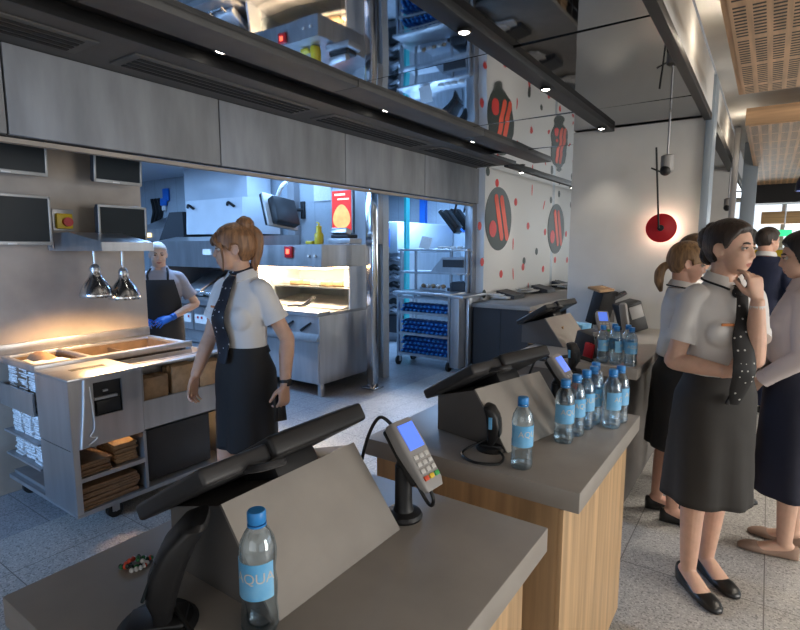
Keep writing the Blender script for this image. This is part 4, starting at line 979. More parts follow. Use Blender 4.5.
# bottle rack
RY, RX0, RX1 = 5.72, -4.03, -3.22
t = thing('bottle_rack', 'wheeled steel rack packed with blue bottles, in the second kitchen bay', 'rack', ((RX0+RX1)/2, RY+.25, 0))
q = MB(); q.bx(RX0-.05, RX1+.01, RY-.02, RY+.42, .955, .99, bev=.004); q.build('top', M['steel'], t)
for x in (RX0, RX1-.03):
    for y in (RY, RY+.38): q = MB(); q.bx(x, x+.03, y, y+.03, .12, .955); q.build('post', M['steel'], t)
shz = (.145, .42, .70)
for z in shz: q = MB(); q.bx(RX0+.03, RX1-.03, RY+.005, RY+.40, z, z+.014); q.bx(RX0, RX1, RY, RY+.02, z-.004, z+.03); q.build('shelf', M['steel'], t)
q = MB(); q.bx(RX0+.03, RX1-.03, RY+.005, RY+.025, .90, .92); q.build('rail', M['steel'], t)
for x, y in ((RX0+.02, RY+.02), (RX1-.02, RY+.02), (RX0+.02, RY+.38), (RX1-.02, RY+.38)):
    q = MB(); q.cyl((x-.016, y, .06), (x+.016, y, .06), .06, n=20); c = q.build('castor', M['rubber'], t); q = MB(); q.bx(x-.025, x-.018, y-.02, y+.02, .05, .125); q.bx(x+.018, x+.025, y-.02, y+.02, .05, .125); q.build('castor_fork', M['steel'], c)
first = None
rows = ((shz[0]+.015, 4), (shz[1]+.015, 3), (shz[2]+.015, 2))
for z, nr in rows:
    for j in range(nr):
        for i in range(11):
            x = RX0+.075+i*.0665; zz = z+.031+j*.0585
            xx = x+(.016 if j % 2 else -.010)
            if first is None:
                q = MB(); ax = Matrix.Rotation(R(90), 3, 'X'); prof = [(.028, -.10), (.030, -.08), (.030, .06), (.024, .085), (.013, .10), (.0155, .10), (.0155, .118), (.012, .12)]
                q.lathe(prof[:5], (0, 0, 0), 12, m=ax); q.lathe(prof[4:], (0, 0, 0), 12, m=ax, mi=1); first = solo('water_bottle', q, [M['bluecrate'], M['bluecap']], 'blue bottle lying cap outward among the identical ones in the wheeled rack', 'bottle', 'blue bottles in the wheeled rack')
                for p in first.data.polygons: pass
                first.location = (xx, RY+.14, zz)
            else: dup(first, (xx, RY+.14+.004*((i*7+j) % 3), zz))
# steel side cabinet by the logo wall
t = thing('side_cabinet', 'grey steel side cabinet between bottle rack and printed wall', 'cabinet', (-3.15, 6.0, 0))
q = MB(); q.bx(-3.20, -3.08, 5.70, 6.30, .06, .94, bev=.004); q.build('casing', M['steeldull'], t)
q = MB(); q.bx(-3.22, -3.02, 5.68, 6.32, .94, .97, bev=.004); q.build('top', M['steel'], t)
q = MB(); q.bx(-3.07, -3.03, 5.86, 5.94, 0, .94, bev=.004); q.build('upright', M['steel'], t)
# ================================================================== service counters
CT = .90
def counter(lab, x0, x1, y0, y1, th, body, inset_cust, nm='service_counter', top='taupe'):
    t = thing(nm, lab, 'counter', ((x0+x1)/2, (y0+y1)/2, 0))
    q = MB(); q.bx(x0, x1, y0, y1, CT-th, CT, bev=.003); q.build('countertop', M[top], t)
    q = MB(); q.bx(x0+.05, x1-inset_cust, y0+.004, y1-.004, .08, CT-th-.001); q.build('body', M[body], t)
    q = MB(); q.bx(x0+.08, x1-inset_cust-.03, y0+.03, y1-.03, 0, .08); q.build('plinth', M['white'] if body == 'oak' else M['cabdark'], t)
    q = MB(); q.bx(x1-inset_cust-.002, x1-inset_cust+.012, y0+.002, y1-.002, .045, CT-th-.002, bev=.001); q.build('front_panel', M[body], t)
    return t
counter('nearest grey-topped oak service counter, in the foreground', -1.17, -.389, .335, 1.185, .062, 'oak', .07)
counter('second grey-topped oak service counter with the row of water bottles', -1.13, -.378, 1.408, 2.23, .062, 'oak', .055)
counter('third service counter with grey sides, under the cluttered tills by the pale wall', -1.30, -.55, 3.08, 4.75, .06, 'taupedark', .07)
# back counter by the printed wall, open towards the dining room
t = thing('back_counter', 'charcoal back counter along the printed wall with open side shelves', 'counter', (-2.65, 7.5, 0)); BZ = .87
q = MB(); q.bx(-3.06, -2.27, 5.96, 11.5, BZ-.05, BZ, bev=.003); q.build('countertop', M['taupe'], t)
q = MB(); q.bx(-3.02, -2.30, 5.985, 6.02, 0, BZ-.051); q.bx(-2.665, -2.655, 5.978, 5.99, .05, BZ-.06); q.bx(-3.04, -3.0, 6.0, 11.4, 0, BZ-.051); q.bx(-3.0, -2.30, 6.0, 11.4, 0, .1); q.build('carcass', M['cabdark'], t)
for z in (.36, .60): q = MB(); q.bx(-3.0, -2.32, 6.02, 11.4, z, z+.02); q.build('shelf', M['cabdark'], t)
for i in range(3):
    q = MB(); q.bx(-3.0, -2.31, 7.2+i*1.3, 7.23+i*1.3, .1, BZ-.051); q.build('divider', M['cabdark'], t)
for i, (y, z, h) in enumerate(((6.25, .62, .17), (6.6, .62, .16), (6.95, .62, .17), (6.3, .38, .19), (6.75, .38, .18))):
    bundle('brown paper bag stack in the side shelves of the back counter, %s' % ['upper shelf nearest', 'upper shelf middle', 'upper shelf farthest', 'lower shelf nearest', 'lower shelf farther'][i], (-2.45, y, z), (.24, .24, h), 6, M['kraft'], 'brown bag stacks in the back counter', .05*i-.1, .008, 'brown_paper_stack')
for i, (px_, py_, lb) in enumerate(((508, 296, 'black flat receipt box on the back counter, nearest the bottle rack'), (541, 290, 'black flat receipt box on the back counter, middle one'), (560, 285, 'black small card box on the back counter, farthest one'))):
    p = atz(px_+2, py_+2, BZ); q = MB(); q.prism([(p.x-.13, p.y-.17, BZ+.001), (p.x+.13, p.y-.17, BZ+.001), (p.x+.13, p.y-.17, BZ+.05), (p.x-.13, p.y-.17, BZ+.11)], (0, .36, 0)); solo('receipt_box', q, M['plasticmid'], lb, 'box', 'black boxes on the back counter', base=(p.x, p.y, BZ))
for i, (px_, py_, lb) in enumerate(((497, 299, 'crumpled white paper on the front end of the back counter'), (526, 293, 'loose white paper pile between the black boxes on the back counter'), (565, 288, 'white paper pile at the far end of the back counter'))):
    p = atz(px_, py_, BZ); q = MB(); r_ = random.Random(i)
    for k in range(6): q.box((p.x+r_.uniform(-.08, .08), p.y+r_.uniform(-.12, .12), BZ+.012+.012*k), (.22, .28, .010), rot=(r_.uniform(-.06, .06), r_.uniform(-.06, .06), r_.uniform(-.6, .6)))
    solo('paper_pile', q, M['paper'], lb, 'paper', 'white papers on the back counter', base=(p.x, p.y, BZ))
# ================================================================== tills
def till(lab, loc, rz, z=CT):
    t = thing('till', lab, 'cash register', (loc[0], loc[1], z), rz, 'tilted tills on the counters')
    e = .192
    q = MB(); q.prism([(.158, -e, .001), (.018, -e, .182), (-.155, -e, .130), (-.155, -e, .001)], (0, 2*e, 0)); w = q.build('pedestal', M['taupedark'], t, local=True)
    q = MB(); q.prism([(.160, -e-.003, .0), (.163, -e-.003, .003), (.022, -e-.003, .188), (.016, -e-.003, .184)], (0, 2*e+.006, 0)); q.build('customer_panel', M['taupe'], w, local=True)
    T = Matrix.Translation((-.045, -.045, .215)) @ Matrix.Rotation(R(-31), 4, 'Y')
    q = MB(); q.box(T @ V((0, .075, 0)), (.28, .285, .044), rot=T.to_3x3().to_4x4(), bev=.009, seg=3); q.build('display_housing', M['plastic'], t, local=True)
    q = MB(); q.box(T @ V((-.005, -.14, -.004)), (.26, .155, .034), rot=T.to_3x3().to_4x4(), bev=.008, seg=3); q.build('side_unit', M['plasticmid'], t, local=True)
    q = MB(); q.box(T @ V((0, .075, .0225)), (.24, .25, .003), rot=T.to_3x3().to_4x4()); q.build('screen', M['screenoff'], t, local=True)
    q = MB(); q.tube([T @ V((.11, -.12, -.02)), T @ V((.155, -.115, -.03)), T @ V((.155, -.07, -.035)), T @ V((.10, -.06, -.03))], .008, n=8); q.build('hinge_clip', M['plasticmid'], t, local=True)
    q = MB(); q.box(T @ V((-.02, .06, -.05)), (.12, .13, .07), rot=T.to_3x3().to_4x4(), bev=.015); q.build('mount', M['plastic'], t, local=True)
    return t
till('black tilted till on a grey panel stand, on the nearest counter', (-.838, .777), 0)
till('black tilted till on a grey panel stand, on the second counter behind the lone bottle', (-.770, 1.785), R(-13))
p = atz(549, 312, 1.11); till('black tilted till at the front of the cluttered third counter', (p.x+.04, p.y+.02), R(-8))
p = atz(612, 297, 1.11); till('black tilted till at the back of the cluttered third counter, beside the pale wall', (p.x, p.y), R(25))
# ================================================================== card terminals
def pinpad(lab, loc, rz, z=CT, post=.135):
    t = thing('card_terminal', lab, 'card reader', (loc[0], loc[1], z), rz, 'card terminals on the counters')
    q = MB(); q.lathe([(.046, 0), (.048, .006), (.044, .014), (.026, .020), (.022, .03), (.021, post)], (0, 0, 0), 28); st = q.build('stand', M['plastic'], t, local=True)
    q = MB(); q.tube([(-.004, 0, post-.01), (.004, 0, post+.01), (.03, 0, post+.015)], .018, n=12); q.build('hinge', M['plastic'], st, local=True)
    T = Matrix.Translation((.036, 0, post+.038)) @ Matrix.Rotation(R(52), 4, 'Y'); r3 = T.to_3x3().to_4x4()
    # local x down the face, z outwards
    q = MB(); rings = []
    for x, w, zt, zb in ((-.088, .036, .010, -.014), (-.08, .041, .014, -.020), (-.02, .042, .016, -.022), (.03, .039, .014, -.018), (.075, .037, .012, -.012), (.092, .030, .008, -.006)):
        rings.append([T @ V((x, w*math.copysign(abs(math.cos(a))**.35, math.cos(a)), (zt+zb)/2+(zt-zb)/2*math.copysign(abs(math.sin(a))**.45, math.sin(a)))) for a in [2*pi*i/24 for i in range(24)]])
    q.loft(rings); b = q.build('casing', M['plasticgrey'], t, local=True)
    q = MB(); q.box(T @ V((-.01, 0, -.026)), (.15, .066, .02), rot=r3, bev=.007); q.build('cradle', M['plastic'], t, local=True)
    q = MB(); q.box(T @ V((-.042, 0, .0155)), (.066, .056, .003), rot=r3); s = q.build('screen', M['lcd'], b, local=True)
    for i in range(4):
        for j in range(3):
            q = MB(); m = 'keygrey'
            if i == 3: m = ('keyred', 'keyyel', 'keygrn')[j]
            q.box(T @ V((.010+i*.0175, (j-1)*.021, .0142)), (.0115, .0155, .005), rot=r3, bev=.0018); q.build('key', M[m], b, local=True)
    q = MB(); q.tube([T @ V((.09, .0, -.012)), T @ V((.115, .0, -.02)), T @ V((.115, .012, -.05)), T @ V((.03, .012, -.06)), (.0, .01, .05)], .0045, n=8); q.tube([T @ V((-.085, -.01, -.012)), T @ V((-.12, -.02, -.03)), (-.095, -.03, post+.05), (-.13, -.03, .06), (-.14, -.03, .005)], .0045, n=8); q.build('cable', M['wire'], t, local=True)
    return t
pinpad('grey card terminal with blue lit screen on a black post, on the nearest counter', (-.705, 1.03), R(-4))
pinpad('grey card terminal with blue lit screen behind the bottle group on the second counter', (-.655, 2.03), R(-4))
p = atz(594, 352, CT); pinpad('card terminal among the tills on the cluttered third counter', (p.x, p.y+.16), R(-60))
# ================================================================== barcode scanners on stands
def scanner(lab, loc, rz, cab, s=1.0, lean=0.0):
    t = thing('barcode_scanner', lab, 'scanner', (loc[0], loc[1], CT), rz, 'barcode scanners on the counters')
    q = MB(); q.lathe([(.050*s, 0), (.052*s, .005), (.045*s, .014), (.018*s, .018)], (0, 0, 0), 26); q.box((.0, .0, .012), (.05*s, .075*s, .018), bev=.006); q.build('base', M['plastic'], t, local=True)
    q = MB(); rings = []
    for z, y, d, w in ((.012, .004, .012, .022), (.03, .0, .014, .026), (.05, -.006, .02, .032), (.085, -.008, .023, .036), (.12, -.002, .022, .037), (.145, .010, .018, .035), (.152, .016, .008, .028)):
        rings.append([V((w*s*math.copysign(abs(math.cos(a))**.6, math.cos(a)), (y+lean*z+d*math.copysign(abs(math.sin(a))**.6, math.sin(a)))*s, z*s)) for a in [2*pi*i/24 for i in range(24)]])
    q.loft(rings); b = q.build('head', M['plastic'], t, local=True)
    q = MB(); q.box((0, (-.0262+lean*.080)*s, .080*s), (.056*s, .006, .055*s), rot=(R(-4)-math.atan(lean), 0, 0), bev=.003); q.build('reading_window', M['screenoff'], b, local=True)
    q = MB(); q.box((-.0365*s, lean*.10*s, .10*s), (.004, .012, .04*s), bev=.001); q.build('side_light', M['bluelabel'], b, local=True)
    q = MB(); q.tube(cab, .0042, n=8); q.build('cable', M['wire'], t, local=True)
    return t
scanner('black barcode scanner on a stand in the bottom left, on the nearest counter', (-.845, .462), R(-42), [(.0, .03, .03), (.06, .08, .006), (.10, .15, .006), (.09, .22, .006)], 1.32, .30)
scanner('black barcode scanner on a stand on the second counter, with looped cable', (-.715, 1.565), R(105), [(.0, .02, .03), (-.03, .07, .008), (-.09, .08, .006), (-.14, .03, .006), (-.13, -.04, .006), (-.07, -.05, .006), (-.02, -.02, .012)], 1.0)
p = atz(572, 372, CT); scanner('black barcode scanner standing among cables on the cluttered third counter', (p.x, p.y), R(80), [(.0, .03, .03), (.06, .09, .006), (.14, .05, .006), (.20, .12, .006)], 1.05)
# clutter of the third counter
p = atz(585, 360, CT)
t = thing('receipt_printer', 'grey and red receipt printer leaning on the third counter', 'printer', (p.x, p.y+.10, CT))
q = MB(); q.box((p.x, p.y+.10, CT+.085), (.13, .15, .15), rot=(0, R(12), R(-20)), bev=.012); q.build('casing', M['plasticmid'], t)
q = MB(); q.box((p.x+.07, p.y+.05, CT+.095), (.012, .085, .15), rot=(0, R(-14), R(-25)), bev=.003); q.build('front_cover', M['plasticgrey'], t)
q = MB(); q.box((p.x+.02, p.y-.0, CT+.06), (.06, .02, .09), rot=(0, R(10), R(-20)), bev=.004); q.build('side_badge', M['red'], t)
p = atz(624, 330, 1.0); q = MB(); q.box((p.x-.02, p.y+.12, 1.04), (.05, .06, .28), rot=(R(8), R(-8), 0), bev=.018); solo('grey_handset', q, M['plasticgrey'], 'grey upright plastic housing standing behind the bottles of the third counter', 'handset', base=(p.x, p.y+.1, CT))
p = atz(632, 318, 1.02); t = thing('card_box', 'black open box with pale inside on the third counter, by the blonde woman', 'box', (p.x-.04, p.y+.12, CT)); r4 = Euler((0, R(-18), R(35))).to_matrix().to_4x4()
q = MB(); q.box((p.x-.04, p.y+.12, CT+.12), (.16, .20, .235), rot=r4, bev=.01); q.build('casing', M['plastic'], t)
q = MB(); q.box(V((p.x-.04, p.y+.12, CT+.12))+r4.to_3x3() @ V((.02, -.101, .04)), (.10, .006, .10), rot=r4, bev=.002); q.build('inside_panel', M['plasticgrey'], t)
p = atz(596, 312, 1.02); q = MB(); q.box((p.x, p.y+.18, CT+.15), (.10, .26, .29), rot=(0, R(14), R(-14)), bev=.01); solo('register_tower', q, M['plastic'], 'black upright register tower in the middle of the third counter clutter', 'register', base=(p.x, p.y+.18, CT))
q = MB(); q.box((p.x+.02, p.y+.05, CT+.315), (.12, .24, .02), rot=(0, R(14), R(-14)), bev=.004); solo('beige_tray', q, M['kraft'], 'flat beige tray lying on top of the register tower on the third counter', 'tray', base=(p.x+.02, p.y+.05, CT+.30))
p = atz(560, 362, CT); q = MB()
for k in range(3): q.tube([(p.x-.20, p.y+.05+.05*k, CT+.006), (p.x-.08, p.y-.05+.04*k, CT+.008), (p.x+.05, p.y+.04+.03*k, CT+.03), (p.x+.16, p.y+.08+.02*k, CT+.008)], .006, n=8)
solo('cable_tangle', q, M['wire'], 'tangle of black cables lying on the third counter', 'cables', base=(p.x, p.y, CT))
p = atz(533, 345, CT); q = MB(); q.box((p.x+.03, p.y+.22, CT+.06), (.22, .16, .118), rot=(0, 0, .2), bev=.006); solo('brown_box', q, M['kraft'], 'open brown paper box at the back edge of the third counter', 'box', base=(p.x, p.y+.2, CT))
p = V((-1.16, 4.0, CT)); q = MB(); q.box((p.x, p.y, CT+.052), (.20, .14, .10), rot=(0, 0, -.3), bev=.006); solo('blue_pack', q, M['bluelabel'], 'pale blue packet lying below the tilted till of the third counter', 'packet', base=(p.x, p.y, CT))
# ================================================================== water bottles
def text_mesh(txt, size):
    cu = bpy.data.curves.new('t', 'FONT'); cu.body = txt; cu.size = size; cu.extrude = 0; cu.align_x = 'CENTER'; cu.align_y = 'CENTER'
    o = bpy.data.objects.new('t', cu); COL.objects.link(o); dg = bpy.context.evaluated_depsgraph_get(); dg.update()
    me = bpy.data.meshes.new_from_object(o.evaluated_get(dg)); bpy.data.objects.remove(o); return me
def bottle(lab, loc, rz, grp):
    t = thing('water_bottle', lab, 'bottle', loc, rz, grp)
    q = MB(); q.lathe([(.020, .001), (.029, .000), (.0325, .008), (.0325, .03), (.0305, .05), (.0325, .07), (.0325, .085), (.0295, .105), (.0295, .115), (.0325, .135), (.0325, .150), (.029, .168), (.021, .184), (.0135, .194), (.0125, .20), (.0125, .205)], (0, 0, 0), 32)
    # petal foot
    q.build('bottle_body', M['pet'], t, local=True, angle=60)
    q = MB(); q.lathe([(.0155, .199), (.0162, .200), (.0162, .218), (.0145, .2205), (.006, .221)], (0, 0, 0), 28); q.lathe([(.0165, .1935), (.0165, .197)], (0, 0, 0), 24); q.build('cap', M['bluecap'], t, local=True)
    q = MB(); n = 22; a0, a1 = R(-100), R(70)
    outer = [[V(((.0334 if z not in (.1,) else .0334)*math.cos(a0+(a1-a0)*i/n), .0334*math.sin(a0+(a1-a0)*i/n), z)) for i in range(n+1)] for z in (.072, .138)]
    q.loft(outer, closed=False); lb = q.build('label', M['bluelabel'], t, local=True, fix=False)
    me = text_mesh('AQUA', .026); me.materials.append(M['white'])
    for v in me.vertices:
        a = v.co.x*1.0/.0339+R(9); z = v.co.y+.112; v.co = (.0339*math.cos(a), .0339*math.sin(a), z)
    o = bpy.data.objects.new('label_print', me); COL.objects.link(o); o.parent = lb
    q = MB(); q.lathe([(.0305, .004), (.0329, .010), (.0329, .013), (.0305, .016)], (0, 0, 0), 28, cap=False); q.build('foot_ring', M['pet'], t, local=True)
    return t
p = atz(256.5, 514, CT+.213)
bt = bottle('water bottle with blue cap standing alone on the nearest counter', (p.x, p.y, CT), R(-62), 'water bottles on the counters')
for x, y, rz, lb in ((-.579, 1.487, -35, 'water bottle standing alone at the near edge of the second counter'),
                     (-.541, 1.774, -40, 'front left water bottle of the group on the second counter, beside the till panel'),
                     (-.530, 1.867, -30, 'second water bottle from the front in the left row on the second counter'),
                     (-.521, 1.958, -70, 'third water bottle from the front in the left row on the second counter'),
                     (-.515, 2.035, -50, 'fourth water bottle from the front in the left row on the second counter'),
                     (-.528, 2.112, -20, 'rearmost water bottle of the left row on the second counter'),
                     (-.443, 2.026, -10, 'front water bottle of the right-hand pair on the second counter'),
                     (-.434, 2.108, 10, 'rear water bottle of the right-hand pair on the second counter')):
    dup(bt, (x, y, CT), R(rz), lb, 'water bottles on the counters')
for x, y, rz, lb in ((-.760, 3.165, -20, 'leftmost water bottle at the front edge of the third counter'), (-.717, 3.26, -40, 'water bottle in the rear left of the group on the third counter'), (-.685, 3.165, 10, 'middle water bottle at the front edge of the third counter'),
                     (-.643, 3.26, -30, 'water bottle in the rear right of the group on the third counter'), (-.605, 3.165, -60, 'rightmost water bottle at the front edge of the third counter')):
    dup(bt, (x, y, CT), R(rz), lb, 'water bottles on the counters')
# little bead tangle
r_ = random.Random(11); q = MB(); bp_ = atz(135, 566, CT)
for i in range(44):
    a = r_.uniform(0, 2*pi); rad = .030*math.sqrt(r_.random()); z = .0055+max(0, (.026-rad))*.55*r_.random()
    q.ball((bp_.x+rad*math.cos(a)*.8, bp_.y+rad*math.sin(a)*1.15, CT+z), (.0052, .0046, .0052), 8, mi=i % 4)
o = solo('bead_bracelet', q, [M['paper'], M['orangelogo'], mat('green bead', (.02, .16, .05), .35), M['greenlogo']], 'small heap of white, red and green beads on the nearest counter', 'beads', base=(bp_.x, bp_.y, CT))
# ================================================================== ceiling fittings
def vent(lab, y0, y1):
    t = thing('slot_vent', lab, 'vent', (-2.93, (y0+y1)/2, ZM-.012), 0, 'slot vents in the soffit')
    q = MB(); q.bx(-3.06, -2.80, y0, y1, ZM-.010, ZM-.001, bev=.002); q.build('frame', M['soffit'], t)
    for i in range(4): q = MB(); q.bx(-3.035+i*.055, -3.005+i*.055, y0+.05, y1-.05, ZM-.014, ZM-.009); q.build('slot', M['ventdark'], t)
vent('dark slot vent in the soffit at the upper left, cut off by the frame edge', -.9, 1.42); vent('dark slot vent in the soffit, second from the left above the fascia', 1.60, 2.98); vent('dark slot vent in the soffit, third from the left above the fascia', 3.15, 4.6); vent('dark slot vent in the soffit at the right end of the fascia', 4.75, 6.2)
def downlight(lab, x, y, z, en=6, tgt=None, s=1.0):
    t = thing('downlight', lab, 'lamp', (x, y, z), 0, 'ceiling downlights')
    q = MB(); q.lathe([(a*s, b) for a, b in ((.036, 0), (.045, -.002), (.047, -.012), (.040, -.016), (.034, -.010))], (x, y, z), 24); q.build('ring', M['black'], t)
    q = MB(); q.lathe([(.033*s, -.012), (.012*s, -.020)], (x, y, z), 20); q.build('lens', M['emit_lamp'], t)
    if en: spot('downlight beam', (x, y, z-.03), tgt or (x, y, 0), en, (1, .9, .76), 70, .6, .03)
downlight('lit downlight in the black soffit channel, left one above the vents', -2.53, 1.94, ZM+.058)
downlight('lit downlight in the black soffit channel, middle one', -2.53, 3.46, ZM+.058)
downlight('lit downlight in the black soffit channel, right one near the printed wall', -2.53, 4.95, ZM+.058)
downlight('lit downlight in the track at the printed wall', -2.77, 6.8, ZM-.021, 8, (-3.05, 7.1, .8))
downlight('second lit downlight in the track at the printed wall', -2.77, 9.0, ZM-.021, 8, (-3.05, 9.3, .8))
downlight('lit downlight in the hanging black track, near one', -1.225, 2.28, ZM-.021, 18, s=.75)
downlight('lit downlight in the hanging black track, far one', -1.225, 3.36, ZM-.021, 18, s=.75)
downlight('last lit downlight in the hanging black track, by the pale pillar wall', -1.225, 4.7, ZM-.021, 10, s=.75)
# red dish wall lamp and spot cylinders
c = aty(661, 228, 4.86); t = thing('wall_lamp', 'red dish wall lamp with thin black rod on the pale pillar wall', 'lamp', (c.x, 4.95, c.z))
ax = Matrix.Rotation(R(90), 3, 'X')
q = MB(); q.lathe([(.012, .018), (.05, .016), (.115, -.004), (.118, -.004), (.118, -.007), (.05, .010), (.01, .012)], c, 40, m=ax); q.build('dish', M['red'], t)
q = MB(); q.lathe([(.026, .018), (.024, .03), (.01, .034)], c, 20, m=ax); q.build('hub', M['plastic'], t)
c2 = aty(657, 148, 4.86); q = MB(); q.cyl((c.x-.012, 4.825, c.z+.0), (c2.x, 4.83, c2.z), .0075, n=10); q.cyl((c2.x-.03, 4.83, c2.z-.16), (c2.x+.05, 4.85, c2.z-.20), .007, n=8); q.build('rod', M['plastic'], t)
q = MB(); q.cyl((c.x, 4.88, c.z), (c.x, 4.95, c.z), .03, n=16); q.build('wall_stub', M['plastic'], t)
point('wall lamp halo', (c.x+.01, 4.905, c.z), 7, (1, .86, .64), .06)
def spotcyl(lab, px_, py_, Y, s=1.0):
    c = aty(px_, py_, Y); t = thing('ceiling_spot', lab, 'lamp', (c.x, Y, c.z))
    d = V((-.25, .55, -.55)).normalized(); 
    q = MB(); q.lathe([(.03*s, .085*s), (.046*s, .075*s), (.047*s, -.035*s), (.04*s, -.045*s)], c, 24); q.build('housing', M['plasticgrey'], t)
    q = MB(); q.ball(c+V((-.006, -.018, -.035)), .041*s, 20); q.build('eye', M['plastic'], t)
    q = MB(); q.cyl(c+V((0, 0, .05)), (c.x, Y, ZM+.01), .008, n=10); q.build('drop_rod', M['steeldull'], t)
spotcyl('grey ceiling spot hanging in front of the pale pillar wall', 667, 166, 4.62)
spotcyl('grey ceiling spot hanging in front of the second stub wall', 728, 205, 7.9)
# far pendant, sign, yellow counter
c = aty(800, 182, 9.2); t = thing('pendant_lamp', 'dark blue pendant lamp with glowing white mouth at the right edge', 'lamp', (c.x+.1, 9.2, c.z))
q = MB(); q.lathe([(.17, -.12), (.16, 0), (.12, .10), (.05, .2), (.03, .3), (.022, .3), (.04, .19), (.11, .09), (.15, 0), (.16, -.12)], (c.x+.12, 9.2, c.z), 28, cap=False); q.build('shade', mat('navy enamel', (.02, .03, .09), .3), t)
q = MB(); q.lathe([(.155, -.09), (.02, -.10)], (c.x+.12, 9.2, c.z), 24); q.build('diffuser', M['emit_lamp'], t)
q = MB(); q.cyl((c.x+.12, 9.2, c.z+.28), (c.x+.12, 9.2, 2.92), .01, n=8); q.build('cord', M['wire'], t)
M['exitgreen'] = mat('lit green sign', (.02, .4, .15), .4, emit=(.05, .75, .30), es=1.2)
c = aty(784, 233, 12.5); t = thing('exit_sign', 'small lit green sign hanging in the far dining room', 'sign', (c.x, 12.5, c.z-.12))
q = MB(); q.bx(c.x-.12, c.x+.12, 12.48, 12.52, c.z-.06, c.z+.06, bev=.006); q.build('panel', M['exitgreen'], t); q = MB(); q.cyl((c.x, 12.5, c.z+.1), (c.x, 12.5, 2.92), .01, n=8); q.build('hanger', M['steel'], t)
t = thing('yellow_counter', 'bright yellow counter in the far dining room behind the men', 'counter', (1.0, 12.3, 0))
q = MB(); q.bx(-.35, 3.5, 12.0, 12.5, 0, 1.52, bev=.01); q.build('front', M['yellow'], t); q = MB(); q.bx(-.40, 3.55, 11.97, 12.53, 1.52, 1.56, bev=.006); q.build('top', M['white'], t)
t = thing('dark_cabinet', 'dark wall cabinet by the far windows', 'cabinet', (2.2, 13.4, 0)); q = MB(); q.bx(.9, 1.6, 13.2, 13.8, 0, 1.9, bev=.01); q.build('casing', M['cabdark'], t); q = MB(); q.bx(.92, 1.24, 13.18, 13.2, .1, 1.86); q.build('door', M['plasticmid'], t)
# ================================================================== people
def skin_mat(n, c): return mat(n, c, .48, noise_amt=.08, noise_scale=30, sss=.12)
SK1, SK2, SK3, SK4 = skin_mat('skin warm', (.60, .36, .25)), skin_mat('skin fair', (.66, .41, .30)), skin_mat('skin rosy', (.64, .37, .27)), skin_mat('skin light', (.66, .42, .31))
LIP = mat('lips', (.42, .15, .12), .4); EYEW = mat('eye white', (.50, .48, .46), .5); IRIS = mat('brown iris', (.05, .032, .022), .5, spec=.2); PUP = mat('black pupil', (.005, .005, .005), .4); LASH = mat('dark lashes', (.015, .01, .008), .6)
EYEM = [EYEW, IRIS, PUP]
def hair_mat(n, c, c2): return mat(n, c, .45, noise_amt=.7, noise_scale=70, stretch=(1, 1, .12), bump=.45, bump_scale=110, col2=c2, sheen=.1)
HB = hair_mat('dark brown hair', (.030, .016, .010), (.008, .005, .004)); HL = hair_mat('golden blonde hair', (.36, .21, .095), (.12, .065, .03)); HA = hair_mat('auburn blond hair', (.34, .17, .075), (.10, .045, .02)); HK = hair_mat('near black hair', (.02, .015, .013), (.006, .005, .005)); HM = hair_mat('light brown hair', (.22, .13, .065), (.07, .04, .02))
SHW = mat('white blouse cotton', (.70, .68, .66), .75, bump=.12, bump_scale=14, stretch=(1, 1, 1.6)); SHP = mat('pale pinkish blouse cotton', (.66, .58, .57), .75, bump=.16, bump_scale=16)
SKB = mat('black skirt cloth', (.014, .0135, .014), .75, bump=.08, bump_scale=12); SKC = mat('charcoal skirt cloth', (.028, .026, .024), .75, bump=.08, bump_scale=12); SKN = mat('navy skirt cloth', (.010, .012, .028), .7, bump=.08, bump_scale=12)
BLKC = mat('black cloth trim', (.012, .012, .013), .7); SHOE = mat('black leather shoe', (.010, .010, .010), .28); SHOEB = mat('beige suede shoe', (.30, .20, .15), .75)
def dot_mat(n, base, dot, sc):
    m = mat(n, base, .6); nt = m.node_tree; N = nt.nodes; L = nt.links; b = N['Principled BSDF']; tc = N.new('ShaderNodeTexCoord')
    v = N.new('ShaderNodeTexVoronoi'); v.inputs['Scale'].default_value = sc; v.inputs['Randomness'].default_value = .35; L.new(tc.outputs['Object'], v.inputs['Vector'])
    l = N.new('ShaderNodeMath'); l.operation = 'LESS_THAN'; l.inputs[1].default_value = .17; L.new(v.outputs['Distance'], l.inputs[0])
    mx = N.new('ShaderNodeMix'); mx.data_type = 'RGBA'; mx.inputs['A'].default_value = (*base, 1); mx.inputs['B'].default_value = (*dot, 1); L.new(l.outputs[0], mx.inputs['Factor']); L.new(mx.outputs['Result'], b.inputs['Base Color']); return m
SCARF = dot_mat('dark dotted scarf', (.010, .012, .020), (.5, .5, .52), 36); SCARF2 = dot_mat('black dotted scarf', (.008, .008, .009), (.45, .44, .42), 40)
BADGE = mat('orange name badge', (.55, .20, .06), .4); BRACE = mat('pale wristband', (.62, .60, .58), .5); PHONE = mat('black phone', (.012, .011, .013), .25)
def add_phone(P, lab, pos, d, n, s=1.0):
    # a phone held in the hand, in the world
    M4 = P.M; c = M4 @ V(pos); r3 = M4.to_3x3().normalized(); dd = (r3 @ V(d)).normalized(); nn = (r3 @ V(n)); nn = (nn-dd*nn.dot(dd)).normalized(); ss = dd.cross(nn)
    rot = Matrix((ss, dd, nn)).transposed().to_4x4()
    t = thing('phone', lab, 'phone', tuple(c))
    q = MB(); q.box(c, (.068*s, .14*s, .009), rot=rot, bev=.004); q.build('case', PHONE, t)
    q = MB(); q.box(c+nn*.0047, (.060*s, .128*s, .0012), rot=rot); q.build('screen', M['screenoff'], t); return t
